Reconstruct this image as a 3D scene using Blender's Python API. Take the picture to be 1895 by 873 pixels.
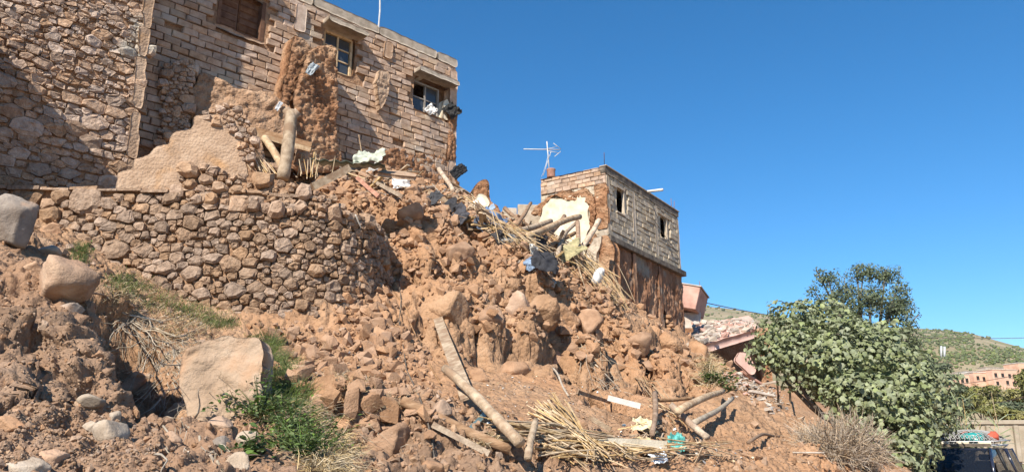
import bpy, bmesh, math, random
import numpy as np
from mathutils import Vector, Matrix
from mathutils.bvhtree import BVHTree
R = math.radians
for o in list(bpy.data.objects): bpy.data.objects.remove(o, do_unlink=True)
scn = bpy.context.scene
COL = scn.collection
# ---------------------------------------------------------------- camera, sky, sun, exposure
PITCH, FPX, CAMZ = R(15.5), 1420.0, 1.65            # focal length in photo pixels (1895 wide)
cam = bpy.data.cameras.new('camera'); camo = bpy.data.objects.new('camera', cam); COL.objects.link(camo)
camo.location = (0, 0, CAMZ); camo.rotation_euler = (R(90)+PITCH, 0, 0)
cam.sensor_width = 36; cam.lens = FPX/1895*36; cam.clip_start = 0.05; cam.clip_end = 20000
scn.camera = camo
scn.render.resolution_x, scn.render.resolution_y = 1024, 471
SUN_EL, SUN_AZ = R(39), R(24)                       # azimuth of travel, clockwise from +Y
travel = Vector((math.sin(SUN_AZ)*math.cos(SUN_EL), math.cos(SUN_AZ)*math.cos(SUN_EL), -math.sin(SUN_EL)))
world = bpy.data.worlds.new('World'); scn.world = world; world.use_nodes = True
wn = world.node_tree.nodes; wl = world.node_tree.links
sky = wn.new('ShaderNodeTexSky'); sky.sky_type = 'NISHITA'; sky.sun_disc = False
sky.sun_elevation = SUN_EL; sky.sun_rotation = R(180)+SUN_AZ
sky.altitude = 1100; sky.air_density = 1.0; sky.dust_density = 0.0; sky.ozone_density = 4.5
wn['Background'].inputs[1].default_value = 0.095
wsat = wn.new('ShaderNodeHueSaturation'); wsat.inputs['Saturation'].default_value = 1.27; wsat.inputs['Hue'].default_value = .4955; wsat.inputs['Value'].default_value = 1.08
wl.new(sky.outputs[0], wsat.inputs['Color']); wl.new(wsat.outputs[0], wn['Background'].inputs[0])
sl = bpy.data.lights.new('sun', 'SUN'); sl.energy = 5.0; sl.angle = R(0.53); sl.color = (1.0, 0.93, 0.82)
slo = bpy.data.objects.new('sun', sl); COL.objects.link(slo); slo.location = (-30, -50, 60)
slo.rotation_euler = travel.to_track_quat('-Z', 'Y').to_euler()
scn.view_settings.view_transform = 'Standard'; scn.view_settings.look = 'None'
scn.view_settings.exposure = 0.8; scn.view_settings.gamma = 1.0; scn.view_settings.use_curve_mapping = False
# ---------------------------------------------------------------- photo pixel -> direction
SP, CP = math.sin(PITCH), math.cos(PITCH)
CAM = Vector((0, 0, CAMZ))
def ray(u, v):
    a, b = (u-947.5)/FPX, (436.5-v)/FPX
    return Vector((a, CP-b*SP, SP+b*CP))
def P(u, v, y):                                     # the point seen at (u, v) standing y metres ahead
    d = ray(u, v); return CAM+d*(y/d.y)
def px(p):                                          # world -> photo pixel
    x, y, z = p[0], p[1], p[2]-CAMZ
    dd = y*CP+z*SP
    return 947.5+FPX*x/dd, 436.5-FPX*(-y*SP+z*CP)/dd, dd
class Plane:                                        # vertical wall plane: s along, z up, n outward
    def __init__(s, o, az, flip=1):
        s.o = Vector((o[0], o[1], 0)); s.e = Vector((math.sin(az), math.cos(az), 0)); s.n = Vector((s.e.y*flip, -s.e.x*flip, 0))
    def uv(s, u, v, off=0):                         # pixel -> (along, height) on the plane pushed out by off
        d = ray(u, v); o = s.o+s.n*off
        t = (o-CAM).dot(s.n)/d.dot(s.n); p = CAM+d*t
        return ((p-o).dot(s.e), p.z)
    def at(s, a, z, d=0): return s.o+s.e*a+s.n*d+Vector((0, 0, z))
    def arr(s, A, Z, D):
        A, Z, D = np.asarray(A), np.asarray(Z), np.asarray(D)
        return np.stack([s.o.x+s.e.x*A+s.n.x*D, s.o.y+s.e.y*A+s.n.y*D, Z+0*A], -1)
# ---------------------------------------------------------------- numpy noise
def _h(ix, iy, iz, seed):
    h = (ix.astype(np.int64)*374761393+iy.astype(np.int64)*668265263+iz.astype(np.int64)*2147483647+seed*1274126177) & 0xffffffff
    h = ((h ^ (h >> 13))*1274126177) & 0xffffffff
    h = ((h ^ (h >> 16))*2246822519) & 0xffffffff
    return ((h ^ (h >> 15)) & 0xffffff)/float(0xffffff)
def vnoise(p, seed=0):
    p = np.asarray(p, float); i = np.floor(p); f = p-i; f = f*f*(3-2*f); out = 0
    for dx in (0, 1):
        for dy in (0, 1):
            for dz in (0, 1):
                w = (f[..., 0] if dx else 1-f[..., 0])*(f[..., 1] if dy else 1-f[..., 1])*(f[..., 2] if dz else 1-f[..., 2])
                out = out+w*_h(i[..., 0]+dx, i[..., 1]+dy, i[..., 2]+dz, seed)
    return out*2-1
def fbm(p, oct=4, seed=0, gain=0.5):
    a, s, out = 1.0, 0.0, 0
    q = np.asarray(p, float)
    for k in range(oct):
        out = out+a*vnoise(q, seed+k*17); s += a; a *= gain; q = q*2.03+11.3
    return out/s
def worley(p, seed=0):                              # distance to nearest, second nearest, id of nearest
    p = np.asarray(p, float); i = np.floor(p)
    d1 = np.full(p.shape[:-1], 9.0); d2 = d1.copy(); cid = np.zeros(p.shape[:-1])
    for dx in (-1, 0, 1):
        for dy in (-1, 0, 1):
            for dz in (-1, 0, 1):
                cx, cy, cz = i[..., 0]+dx, i[..., 1]+dy, i[..., 2]+dz
                ox, oy, oz = cx+_h(cx, cy, cz, seed), cy+_h(cx, cy, cz, seed+1), cz+_h(cx, cy, cz, seed+2)
                d = np.sqrt((p[..., 0]-ox)**2+(p[..., 1]-oy)**2+(p[..., 2]-oz)**2)
                m = d < d1
                d2 = np.where(m, d1, np.minimum(d2, d)); cid = np.where(m, _h(cx, cy, cz, seed+7), cid); d1 = np.where(m, d, d1)
    return d1, d2, cid
# ---------------------------------------------------------------- materials
MATS = {}
def mat(name, cols, scale=3.0, bump=0.4, bscale=30.0, rough=0.95, var=0.25, stretch=None, spec=0.15, dist=0.03, patch=None, trans=0.0, bump2=0.0, pscale=1.6, plo=0.52, phi=0.62):
    """noise-mixed procedural colour with per-piece variation (attribute rnd + object random) and fine bump"""
    if name in MATS: return MATS[name]
    m = bpy.data.materials.new(name); m.use_nodes = True; n = m.node_tree.nodes; l = m.node_tree.links
    b = n['Principled BSDF']; b.inputs['Roughness'].default_value = rough; b.inputs['Specular IOR Level'].default_value = spec
    geo = n.new('ShaderNodeNewGeometry'); mp = n.new('ShaderNodeMapping'); l.new(geo.outputs['Position'], mp.inputs[0])
    if stretch: mp.inputs['Scale'].default_value = stretch
    nz = n.new('ShaderNodeTexNoise'); nz.inputs['Scale'].default_value = scale; nz.inputs['Detail'].default_value = 7; nz.inputs['Roughness'].default_value = 0.62
    l.new(mp.outputs[0], nz.inputs[0])
    rp = n.new('ShaderNodeValToRGB'); e = rp.color_ramp.elements
    k = len(cols)
    e[0].position, e[1].position = 0.32, 0.68
    for q in range(k-2): e.new(0.32+0.36*(q+1)/(k-1))
    for q, c in enumerate(cols): e[q].color = (*c, 1)
    l.new(nz.outputs['Fac'], rp.inputs[0]); cur = rp.outputs[0]
    if patch:
        pz = n.new('ShaderNodeTexNoise'); pz.inputs['Scale'].default_value = pscale; pz.inputs['Detail'].default_value = 5
        l.new(geo.outputs['Position'], pz.inputs[0])
        pr = n.new('ShaderNodeMapRange'); pr.inputs[1].default_value = plo; pr.inputs[2].default_value = phi; l.new(pz.outputs['Fac'], pr.inputs[0])
        mx = n.new('ShaderNodeMixRGB'); l.new(pr.outputs[0], mx.inputs[0]); l.new(cur, mx.inputs[1]); mx.inputs[2].default_value = (*patch, 1); cur = mx.outputs[0]
    if var > 0:
        at = n.new('ShaderNodeAttribute'); at.attribute_name = 'rnd'
        oi = n.new('ShaderNodeObjectInfo')
        ad = n.new('ShaderNodeMath'); ad.operation = 'ADD'; l.new(at.outputs['Fac'], ad.inputs[0]); l.new(oi.outputs['Random'], ad.inputs[1])
        fr = n.new('ShaderNodeMath'); fr.operation = 'FRACT'; l.new(ad.outputs[0], fr.inputs[0])
        mr = n.new('ShaderNodeMapRange'); mr.inputs[3].default_value = 1-var; mr.inputs[4].default_value = 1+var; l.new(fr.outputs[0], mr.inputs[0])
        m7 = n.new('ShaderNodeMath'); m7.operation = 'MULTIPLY'; m7.inputs[1].default_value = 7.31; l.new(fr.outputs[0], m7.inputs[0])
        f7 = n.new('ShaderNodeMath'); f7.operation = 'FRACT'; l.new(m7.outputs[0], f7.inputs[0])
        ms = n.new('ShaderNodeMapRange'); ms.inputs[3].default_value = 1-var*1.1; ms.inputs[4].default_value = 1+var*0.5; l.new(f7.outputs[0], ms.inputs[0])
        hs = n.new('ShaderNodeHueSaturation'); l.new(mr.outputs[0], hs.inputs['Value']); l.new(ms.outputs[0], hs.inputs['Saturation']); l.new(cur, hs.inputs['Color']); cur = hs.outputs[0]
    l.new(cur, b.inputs['Base Color'])
    if bump > 0:
        bz = n.new('ShaderNodeTexNoise'); bz.inputs['Scale'].default_value = bscale; bz.inputs['Detail'].default_value = 6; bz.inputs['Roughness'].default_value = 0.65
        l.new(mp.outputs[0], bz.inputs[0])
        bp = n.new('ShaderNodeBump'); bp.inputs['Strength'].default_value = bump; bp.inputs['Distance'].default_value = dist
        l.new(bz.outputs['Fac'], bp.inputs['Height']); nrm = bp.outputs[0]
        if bump2 > 0:
            vz = n.new('ShaderNodeTexVoronoi'); vz.inputs['Scale'].default_value = bscale*0.45; l.new(mp.outputs[0], vz.inputs['Vector'])
            b2 = n.new('ShaderNodeBump'); b2.inputs['Strength'].default_value = bump2; b2.inputs['Distance'].default_value = dist*1.5; b2.invert = True
            l.new(vz.outputs['Distance'], b2.inputs['Height']); l.new(nrm, b2.inputs['Normal']); nrm = b2.outputs[0]
        l.new(nrm, b.inputs['Normal'])
    if trans > 0:
        tr = n.new('ShaderNodeBsdfTranslucent'); l.new(cur, tr.inputs[0]); ms_ = n.new('ShaderNodeMixShader'); ms_.inputs[0].default_value = trans
        l.new(b.outputs[0], ms_.inputs[1]); l.new(tr.outputs[0], ms_.inputs[2]); l.new(ms_.outputs[0], n['Material Output'].inputs[0])
    MATS[name] = m; return m
SOIL = mat('soil', [(.24,.14,.08), (.355,.214,.125), (.445,.288,.18)], 1.3, .8, 24, dist=.05, bump2=.5, var=0, patch=(.395,.222,.122), pscale=.35, plo=.42, phi=.62)
_n, _l = SOIL.node_tree.nodes, SOIL.node_tree.links            # the near bank is greyer brown than the red cut slope
_b = _n['Principled BSDF']; _src = _b.inputs['Base Color'].links[0].from_socket; _a = _n.new('ShaderNodeAttribute'); _a.attribute_name = 'zone'
_mx = _n.new('ShaderNodeMixRGB'); _mx.blend_type = 'MULTIPLY'; _mx.inputs[2].default_value = (.80,.86,.97,1); _l.new(_a.outputs['Fac'], _mx.inputs[0]); _l.new(_src, _mx.inputs[1]); _l.new(_mx.outputs[0], _b.inputs['Base Color'])
CLOD = mat('clay_clod', [(.275,.156,.088), (.37,.217,.126), (.44,.275,.17)], 4, .9, 40, var=.09, dist=.03)
STONE = mat('field_stone', [(.24,.148,.092), (.34,.218,.138), (.43,.295,.195)], 7, .8, 45, var=.17, dist=.025, bump2=.3)
WSTONE = mat('wall_stone', [(.195,.125,.08), (.305,.20,.13), (.40,.275,.185)], 9, .95, 38, var=.2, dist=.03, bump2=.4)
HSTONE = mat('house_stone', [(.285,.185,.122), (.395,.265,.18), (.50,.36,.26)], 8, .95, 36, var=.24, dist=.03, bump2=.4, patch=(.46,.40,.32), pscale=.9, plo=.60, phi=.70)
PSTONE = mat('pale_stone', [(.28,.205,.14), (.38,.295,.215), (.46,.375,.285)], 5, .6, 35, var=.15)
GSTONE = mat('grey_stone', [(.19,.15,.12), (.27,.22,.18), (.35,.295,.24)], 3, .6, 30, var=.15, patch=(.40,.235,.14))
BOULD = mat('tan_boulder', [(.29,.17,.10), (.43,.275,.175), (.55,.39,.26)], 2.2, .8, 20, var=.12, dist=.03, bump2=.2, patch=(.38,.205,.115), pscale=1.1, plo=.5, phi=.66)
MORTAR = mat('mud_mortar', [(.22,.125,.072), (.33,.195,.115), (.42,.265,.165)], 5, .9, 36, var=0, dist=.04, bump2=.4)
MUD = mat('mud_wall', [(.20,.098,.052), (.32,.165,.088), (.42,.235,.135)], 2.6, .95, 30, var=0, dist=.05, bump2=.5, patch=(.43,.27,.165), pscale=1.2, plo=.52, phi=.66)
MUDBLOCK = mat('mud_brick', [(.31,.20,.13), (.42,.28,.19), (.505,.36,.255)], 6, .9, 38, var=.2, dist=.02, patch=(.47,.375,.28), pscale=.8, plo=.55, phi=.68)
CBLOCK = mat('concrete_block', [(.31,.25,.18), (.41,.335,.245), (.48,.405,.30)], 6, .7, 60, var=.15, dist=.015)
PLASTER = mat('mud_plaster', [(.30,.20,.132), (.385,.265,.18), (.45,.325,.23)], 2.4, .6, 40, var=0, dist=.03, bump2=.35, patch=(.43,.25,.125), pscale=1.4, plo=.57, phi=.7)
CREAM = mat('cream_plaster', [(.50,.42,.30), (.62,.54,.41), (.70,.63,.50)], 2.5, .35, 25, var=0, patch=(.52,.38,.25), plo=.60, phi=.72)
CONC = mat('concrete', [(.30,.245,.185), (.42,.345,.265), (.50,.42,.335)], 5, .6, 40, var=.1)
DARKC = mat('dark_concrete', [(.07,.058,.048), (.13,.105,.082), (.22,.175,.13)], 4, .6, 40, var=.1)
ERODED = mat('eroded_earth', [(.16,.078,.045), (.28,.145,.085), (.42,.255,.16)], 2.0, 1.0, 26, var=0, stretch=(1,1,.25), dist=.06, bump2=.4, patch=(.30,.25,.2), pscale=.9, plo=.55, phi=.66)
WOOD = mat('pale_timber', [(.26,.18,.115), (.42,.31,.205), (.53,.415,.29)], 9, .7, 50, var=.22, spec=.15, patch=(.30,.195,.12), pscale=4, plo=.5, phi=.62)
WOODD = mat('brown_timber', [(.16,.09,.05), (.27,.165,.095), (.37,.245,.155)], 6, .5, 40, var=.2, stretch=(1,1,3), spec=.2)
CANE = mat('dry_cane', [(.30,.195,.09), (.43,.295,.15), (.54,.40,.225)], 12, .2, 60, var=.25, spec=.3, rough=.7)
ROOT = mat('dry_root', [(.25,.185,.125), (.37,.30,.215), (.47,.40,.31)], 10, .3, 60, var=.25)
STRAW = mat('dry_straw', [(.30,.21,.10), (.44,.33,.18), (.55,.43,.26)], 8, 0, 10, var=.3, rough=.8)
GRASS = mat('green_grass', [(.085,.125,.03), (.15,.19,.055), (.25,.25,.10)], 4, 0, 10, var=.3, trans=.25, rough=.7)
WEED = mat('weed_leaf', [(.06,.11,.025), (.11,.17,.045), (.17,.22,.07)], 6, 0, 10, var=.3, trans=.25, rough=.6)
FIG = mat('fig_leaf', [(.14,.17,.07), (.225,.255,.12), (.31,.33,.185)], 2.5, 0, 10, var=.28, trans=.2, rough=.6, spec=.3)
ASH = mat('dark_leaf', [(.075,.10,.05), (.12,.15,.08), (.18,.205,.115)], 1.5, 0, 10, var=.3, trans=.2, rough=.6)
FARLEAF = mat('far_leaf', [(.12,.14,.04), (.22,.22,.07), (.32,.28,.11)], .5, 0, 10, var=.25, trans=.2)
BARK = mat('bark', [(.10,.075,.055), (.17,.135,.10), (.24,.20,.16)], 8, .7, 40, var=.1)
TWIG = mat('grey_twig', [(.24,.17,.11), (.36,.275,.19), (.46,.37,.27)], 5, 0, 30, var=.3)
HILL = mat('hill_ground', [(.21,.165,.095), (.31,.245,.145), (.39,.315,.20)], .03, 0, 10, var=0, patch=(.19,.18,.085), pscale=.018, plo=.46, phi=.6)
BUSH = mat('hill_bush', [(.065,.085,.03), (.11,.13,.05), (.16,.17,.075)], .1, 0, 10, var=.25)
ROAD = mat('road_dirt', [(.26,.18,.12), (.36,.255,.17), (.43,.32,.225)], .8, .5, 20, var=0)
WHITE = mat('white_paint', [(.50,.47,.42), (.68,.65,.60)], 6, .2, 30, var=.1)
PINK = mat('pink_plaster', [(.36,.20,.155), (.47,.28,.22), (.55,.35,.28)], 1.5, .4, 20, var=.16)
RUBPALE = mat('pale_rubble', [(.30,.24,.19), (.41,.34,.275), (.50,.43,.36)], 2, .5, 20, var=.28)
RED = mat('red_brick', [(.30,.12,.07), (.40,.18,.11), (.48,.25,.16)], 5, .6, 40, var=.15)
VILL = mat('village_wall', [(.50,.28,.19), (.60,.36,.25), (.66,.43,.31)], .5, .2, 8, var=.08)
VOID = mat('shade_black', [(.02,.016,.013), (.035,.028,.022)], 3, 0, 10, var=0)  # near-black colour standing in for the shade of unlit interiors
METAL = mat('weathered_metal', [(.42,.42,.42), (.55,.55,.54)], 10, .1, 50, var=.05, rough=.45, spec=.5)
RUST = mat('rusty_steel', [(.16,.07,.04), (.28,.13,.07)], 10, .4, 50, var=.1)
def flat(name, col, rough=.8, metal=0, spec=.3, emis=None):
    if name in MATS: return MATS[name]
    m = bpy.data.materials.new(name); m.use_nodes = True; b = m.node_tree.nodes['Principled BSDF']
    n, l = m.node_tree.nodes, m.node_tree.links
    nz = n.new('ShaderNodeTexNoise'); nz.inputs['Scale'].default_value = 9; nz.inputs['Detail'].default_value = 5
    rp = n.new('ShaderNodeValToRGB'); rp.color_ramp.elements[0].color = (*[c*.72 for c in col], 1); rp.color_ramp.elements[1].color = (*[min(1, c*1.15) for c in col], 1)
    rp.color_ramp.elements[0].position = .3; rp.color_ramp.elements[1].position = .65
    g = n.new('ShaderNodeNewGeometry'); l.new(g.outputs['Position'], nz.inputs[0]); l.new(nz.outputs['Fac'], rp.inputs[0]); l.new(rp.outputs[0], b.inputs['Base Color'])
    b.inputs['Roughness'].default_value = rough; b.inputs['Metallic'].default_value = metal; b.inputs['Specular IOR Level'].default_value = spec
    MATS[name] = m; return m
# ---------------------------------------------------------------- object helpers
def tag(o, label, cat, group=None, kind=None):
    if label: o['label'] = label
    if cat: o['category'] = cat
    if group: o['group'] = group
    if kind: o['kind'] = kind
    return o
def link(name, me, parent=None):
    o = bpy.data.objects.new(name, me); COL.objects.link(o)
    if parent is not None:
        o.parent = parent; o.matrix_parent_inverse = Matrix.Translation(-Vector(parent.location))
    return o
def mesh(name, V, F, m, smooth=False, rnd=None):
    me = bpy.data.meshes.new(name)
    V = np.asarray(V, float)
    if isinstance(F, np.ndarray) and F.ndim == 2:
        k = F.shape[1]; nf = len(F)
        me.vertices.add(len(V)); me.vertices.foreach_set('co', V.ravel())
        me.loops.add(nf*k); me.loops.foreach_set('vertex_index', F.ravel().astype(np.int32))
        me.polygons.add(nf); me.polygons.foreach_set('loop_start', np.arange(0, nf*k, k, dtype=np.int32))
        me.polygons.foreach_set('loop_total', np.full(nf, k, dtype=np.int32)); me.update(calc_edges=True); me.validate()
    else:
        me.from_pydata(V.tolist(), [], [list(f) for f in F]); me.update()
    me.materials.append(m if not isinstance(m, list) else m[0])
    if isinstance(m, list):
        for k in m[1:]: me.materials.append(k)
    if smooth: me.polygons.foreach_set('use_smooth', np.ones(len(me.polygons), dtype=bool))
    if rnd is not None:
        a = me.attributes.new('rnd', 'FLOAT', 'POINT'); a.data.foreach_set('value', np.asarray(rnd, np.float32))
    return me
def obj(name, V, F, m, parent=None, smooth=False, rnd=None): return link(name, mesh(name, V, F, m, smooth, rnd), parent)
def thing(name, loc, label, cat, group=None):
    o = bpy.data.objects.new(name, None); COL.objects.link(o); o.location = loc; o.empty_display_size = .2
    return tag(o, label, cat, group)
class MB:                                           # collects shapes into one mesh
    def __init__(s): s.V = []; s.F = []; s.Rn = []; s.n = 0; s.M = []
    def add(s, V, F, rnd=0.0, mi=0):
        V = np.asarray(V, float); s.V.append(V); s.F += [[i+s.n for i in f] for f in F]; s.Rn.append(np.full(len(V), rnd)); s.M += [mi]*len(F); s.n += len(V)
    def build(s, name, m, parent=None, smooth=False):
        if not s.V: return None
        o = obj(name, np.concatenate(s.V), s.F, m, parent, smooth, np.concatenate(s.Rn))
        if isinstance(m, list): o.data.polygons.foreach_set('material_index', np.array(s.M, dtype=np.int32))
        return o
BOXF = [(0,3,2,1), (4,5,6,7), (0,1,5,4), (1,2,6,5), (2,3,7,6), (3,0,4,7)]
def boxv(c, ex, ey, ez, hx, hy, hz):
    c = np.array(c, float); ex, ey, ez = (np.array(e, float) for e in (ex, ey, ez))
    return np.array([c+ex*hx*a+ey*hy*b+ez*hz*d for d in (-1, 1) for a, b in ((-1,-1), (1,-1), (1,1), (-1,1))])
def tubev(pts, rad, k=8, jit=0, rng=None, cap=True):
    """tube along points with radius list -> verts, faces"""
    pts = [Vector(p) for p in pts]; V = []; F = []
    up = Vector((0, 0, 1)); 
    for i, p in enumerate(pts):
        t = (pts[min(i+1, len(pts)-1)]-pts[max(i-1, 0)]).normalized()
        a = t.cross(up if abs(t.z) < .95 else Vector((1, 0, 0))).normalized(); b = t.cross(a)
        r = rad[i] if hasattr(rad, '__len__') else rad
        for q in range(k):
            an = 2*math.pi*q/k; rr = r*(1+(rng.uniform(-jit, jit) if rng else 0))
            V.append(p+a*math.cos(an)*rr+b*math.sin(an)*rr)
    for i in range(len(pts)-1):
        for q in range(k):
            F.append((i*k+q, i*k+(q+1) % k, (i+1)*k+(q+1) % k, (i+1)*k+q))
    if cap: F.append(tuple(range(k))[::-1]); F.append(tuple((len(pts)-1)*k+q for q in range(k)))
    return np.array([v[:] for v in V]), F
def rock(rng, n=14, sq=(1, 1, 1)):                  # angular stone: hull of points on a rough ball, unit radius
    bm = bmesh.new()
    for _ in range(n):
        d = Vector((rng.gauss(0,1), rng.gauss(0,1), rng.gauss(0,1))).normalized()*rng.uniform(.82, 1.08)
        bm.verts.new((d.x*sq[0], d.y*sq[1], d.z*sq[2]))
    r = bmesh.ops.convex_hull(bm, input=bm.verts)
    bmesh.ops.delete(bm, geom=[g for g in r['geom_interior'] if isinstance(g, bmesh.types.BMVert)], context='VERTS')
    bm.verts.ensure_lookup_table(); bm.verts.index_update()
    V = np.array([v.co[:] for v in bm.verts]); F = [[v.index for v in f.verts] for f in bm.faces]; bm.free()
    return V, F
RNG = random.Random(4)
ROCKS = [rock(RNG, RNG.choice((11, 13, 15, 17)), (1, RNG.uniform(.7, 1), RNG.uniform(.55, .9))) for _ in range(24)]
def boulderv(seed, planes=13, sub=4, rough=.05, soft=.92):
    rng = random.Random(seed); bm = bmesh.new(); bmesh.ops.create_icosphere(bm, subdivisions=sub, radius=1)
    V = np.array([v.co[:] for v in bm.verts]); F = np.array([[v.index for v in f.verts] for f in bm.faces]); bm.free()
    N = np.array([Vector((rng.gauss(0,1), rng.gauss(0,1), rng.gauss(0,1))).normalized()[:] for _ in range(planes)]); D = np.array([rng.uniform(.50, .86) for _ in range(planes)])
    dot = np.maximum(V@N.T, 1e-3); r = np.minimum((D/dot).min(1), 1.05)
    r = r*(1+rough*1.6*fbm(V*2.2+seed, 5, seed)+rough*.6*fbm(V*9+seed, 3, seed+5))
    return V*r[:, None], F
def rotm(rng, tilt=math.pi): 
    return np.array(Matrix.Rotation(rng.uniform(0, 2*math.pi), 3, 'Z') @ Matrix.Rotation(rng.uniform(-tilt, tilt), 3, 'X') @ Matrix.Rotation(rng.uniform(0, 2*math.pi), 3, 'Z'))
def inpoly(X, Y, poly):
    X, Y = np.asarray(X, float), np.asarray(Y, float); ins = np.zeros(X.shape, bool); n = len(poly)
    for i in range(n):
        x1, y1 = poly[i]; x2, y2 = poly[(i+1) % n]
        if y1 == y2: continue
        c = ((y1 > Y) != (y2 > Y)) & (X < (x2-x1)*(Y-y1)/(y2-y1)+x1); ins ^= c
    return ins
def rough_slab(name, pl, outline, thick, m, parent=None, res=.05, off=0.0, amp=.06, clod=.05, cs=4.0, jag=.06, seed=1, flute=0.0, lean=0.0, holes=(), back=True, smooth=True, edge_in=0.0, rim=4):
    """a broken sheet of earth, plaster or masonry: outline in (along, height) of plane pl, front face eroded, real thickness"""
    xs = [p[0] for p in outline]; zs = [p[1] for p in outline]
    nx = max(2, int((max(xs)-min(xs)+2*jag)/res)+2); nz = max(2, int((max(zs)-min(zs)+2*jag)/res)+2)
    gx = min(xs)-jag+res*np.arange(nx); gz = min(zs)-jag+res*np.arange(nz)
    X, Z = np.meshgrid(gx, gz, indexing='ij')
    CX, CZ = X[:-1, :-1]+res/2, Z[:-1, :-1]+res/2
    q = np.stack([CX*2.2, CZ*2.2, 0*CX+seed*3.1], -1)
    JX, JZ = CX+jag*fbm(q, 4, seed), CZ+jag*fbm(q+31, 4, seed+3)
    K = inpoly(JX, JZ, outline)
    for h in holes: K &= ~inpoly(JX, JZ, h)
    if not K.any(): return None
    # in-plane jitter so edges never read as a grid
    p3 = np.stack([X*9, Z*9, 0*X+seed], -1); X2, Z2 = X+res*.55*vnoise(p3, seed+1), Z+res*.55*vnoise(p3+7, seed+2)
    q3 = np.stack([X, Z, 0*X+seed*1.7], -1)
    H = amp*fbm(q3*1.7, 5, seed)
    if clod: 
        d1, d2, cid = worley(q3*cs, seed); H = H+clod*(np.clip(.75-d1, 0, 1)-.3)*(.5+cid)
        if clod > .035:
            d1, d2, cid = worley(q3*cs*1.9+.2*vnoise(q3*6, seed)[..., None], seed+3); H = H+clod*.85*(np.clip((d2-d1)*2.4, 0, .6)*(.3+1.2*cid)-.3)
    if flute:
        f3 = np.stack([X*5.5, Z*.9, 0*X+seed], -1); H = H-flute*np.abs(fbm(f3, 4, seed+9))*1.6
    H = H+off+lean*(Z-min(zs))
    if edge_in > 0:                                  # fronts roll back towards broken edges
        kk = np.zeros((nx+1, nz+1)); kk[1:-1, 1:-1] = K; cnt = kk
        for _ in range(4):
            c2 = cnt.copy(); c2[1:-1, 1:-1] = (cnt[1:-1, 1:-1]*2+cnt[:-2, 1:-1]+cnt[2:, 1:-1]+cnt[1:-1, :-2]+cnt[1:-1, 2:])/6; cnt = c2
        c4 = (cnt[:-1, :-1]+cnt[1:, :-1]+cnt[:-1, 1:]+cnt[1:, 1:])/4
        H = H-edge_in*(1-np.clip(c4*1.15, 0, 1))
    kv = np.zeros((nx, nz)); kc = np.pad(K.astype(float), 1)   # ease the rim so breaks do not step with the grid
    kv = kc[:-1, :-1]+kc[1:, :-1]+kc[:-1, 1:]+kc[1:, 1:]; Bm = ((kv > 0) & (kv < 4)).astype(float)
    for _ in range(rim):
        for arr_ in (X2, Z2, H):
            ap, bp_ = np.pad(arr_*Bm, 1), np.pad(Bm, 1); sm = ct = 0
            for di in (-1, 0, 1):
                for dj in (-1, 0, 1):
                    if di or dj: sm = sm+ap[1+di:1+di+nx, 1+dj:1+dj+nz]; ct = ct+bp_[1+di:1+di+nx, 1+dj:1+dj+nz]
            arr_[:] = np.where((Bm > 0) & (ct > 0), .45*arr_+.55*sm/np.maximum(ct, 1), arr_)
    idx = np.arange(nx*nz).reshape(nx, nz); N = nx*nz
    Vf = pl.arr(X2, Z2, H).reshape(-1, 3); Vb = pl.arr(X2, Z2, 0*H+off-thick+lean*(Z-min(zs))).reshape(-1, 3)
    a, b, c, d = idx[:-1, :-1][K], idx[1:, :-1][K], idx[1:, 1:][K], idx[:-1, 1:][K]
    Fq = [np.stack([a, b, c, d], 1)]
    if back: Fq.append(np.stack([a, d, c, b], 1)+N)
    Kp = np.pad(K, 1)
    for (di, dj, i0, i1) in ((-1, 0, (0,0), (0,1)), (1, 0, (1,1), (1,0)), (0, -1, (1,0), (0,0)), (0, 1, (0,1), (1,1))):
        e = K & ~Kp[1+di:1+di+K.shape[0], 1+dj:1+dj+K.shape[1]]
        I, J = np.nonzero(e); p, qv = idx[I+i0[0], J+i0[1]], idx[I+i1[0], J+i1[1]]
        Fq.append(np.stack([qv, p, p+N, qv+N], 1))
    F = np.concatenate(Fq); used = np.unique(F); rem = np.zeros(2*N, int); rem[used] = np.arange(len(used))
    V = np.concatenate([Vf, Vb])[used]
    return obj(name, V, rem[F], m, parent, smooth)
def scr_area(V):
    V = np.asarray(V); u, v, d = px(V.mean(0))
    if d < .3: return 0
    if not (-60 < u < 1955 and -60 < v < 933): return 0
    return float(np.prod(V.max(0)-V.min(0)+.02)**(2/3)/d**2)
def pieces(name, rest, lst, m, parent, limit=300):
    """lst of (V, F): the ones showing largest become parts of their own, the others one joined part"""
    o = sorted(lst, key=lambda t: -scr_area(t[0])); rg = random.Random(len(lst))
    for V, F in o[:limit]:
        c = V.mean(0); ob = obj(name, V-c, F, m); ob.location = c
        ob.parent = parent; ob.matrix_parent_inverse = Matrix.Translation(-Vector(parent.location))
    if o[limit:]:
        b = MB()
        for V, F in o[limit:]: b.add(V, F, rg.random())
        tag(b.build(rest, m, parent), None, None, kind='stuff')
# ---------------------------------------------------------------- the hillside
C1 = (-1.84, 23.0)                                  # right corner of the brick house, plan
PL1 = Plane(C1, R(46))                              # brick house facade; along is negative to the left
PL0 = Plane((C1[0]+PL1.n.x*1.1, C1[1]+PL1.n.y*1.1), R(46))   # stone building, one step proud of it
K2 = (3.5, 27.0)
PL2 = Plane(K2, R(34)); PL2L = Plane(K2, R(122))    # far house: long side; gable side (along negative to the left)
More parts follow.
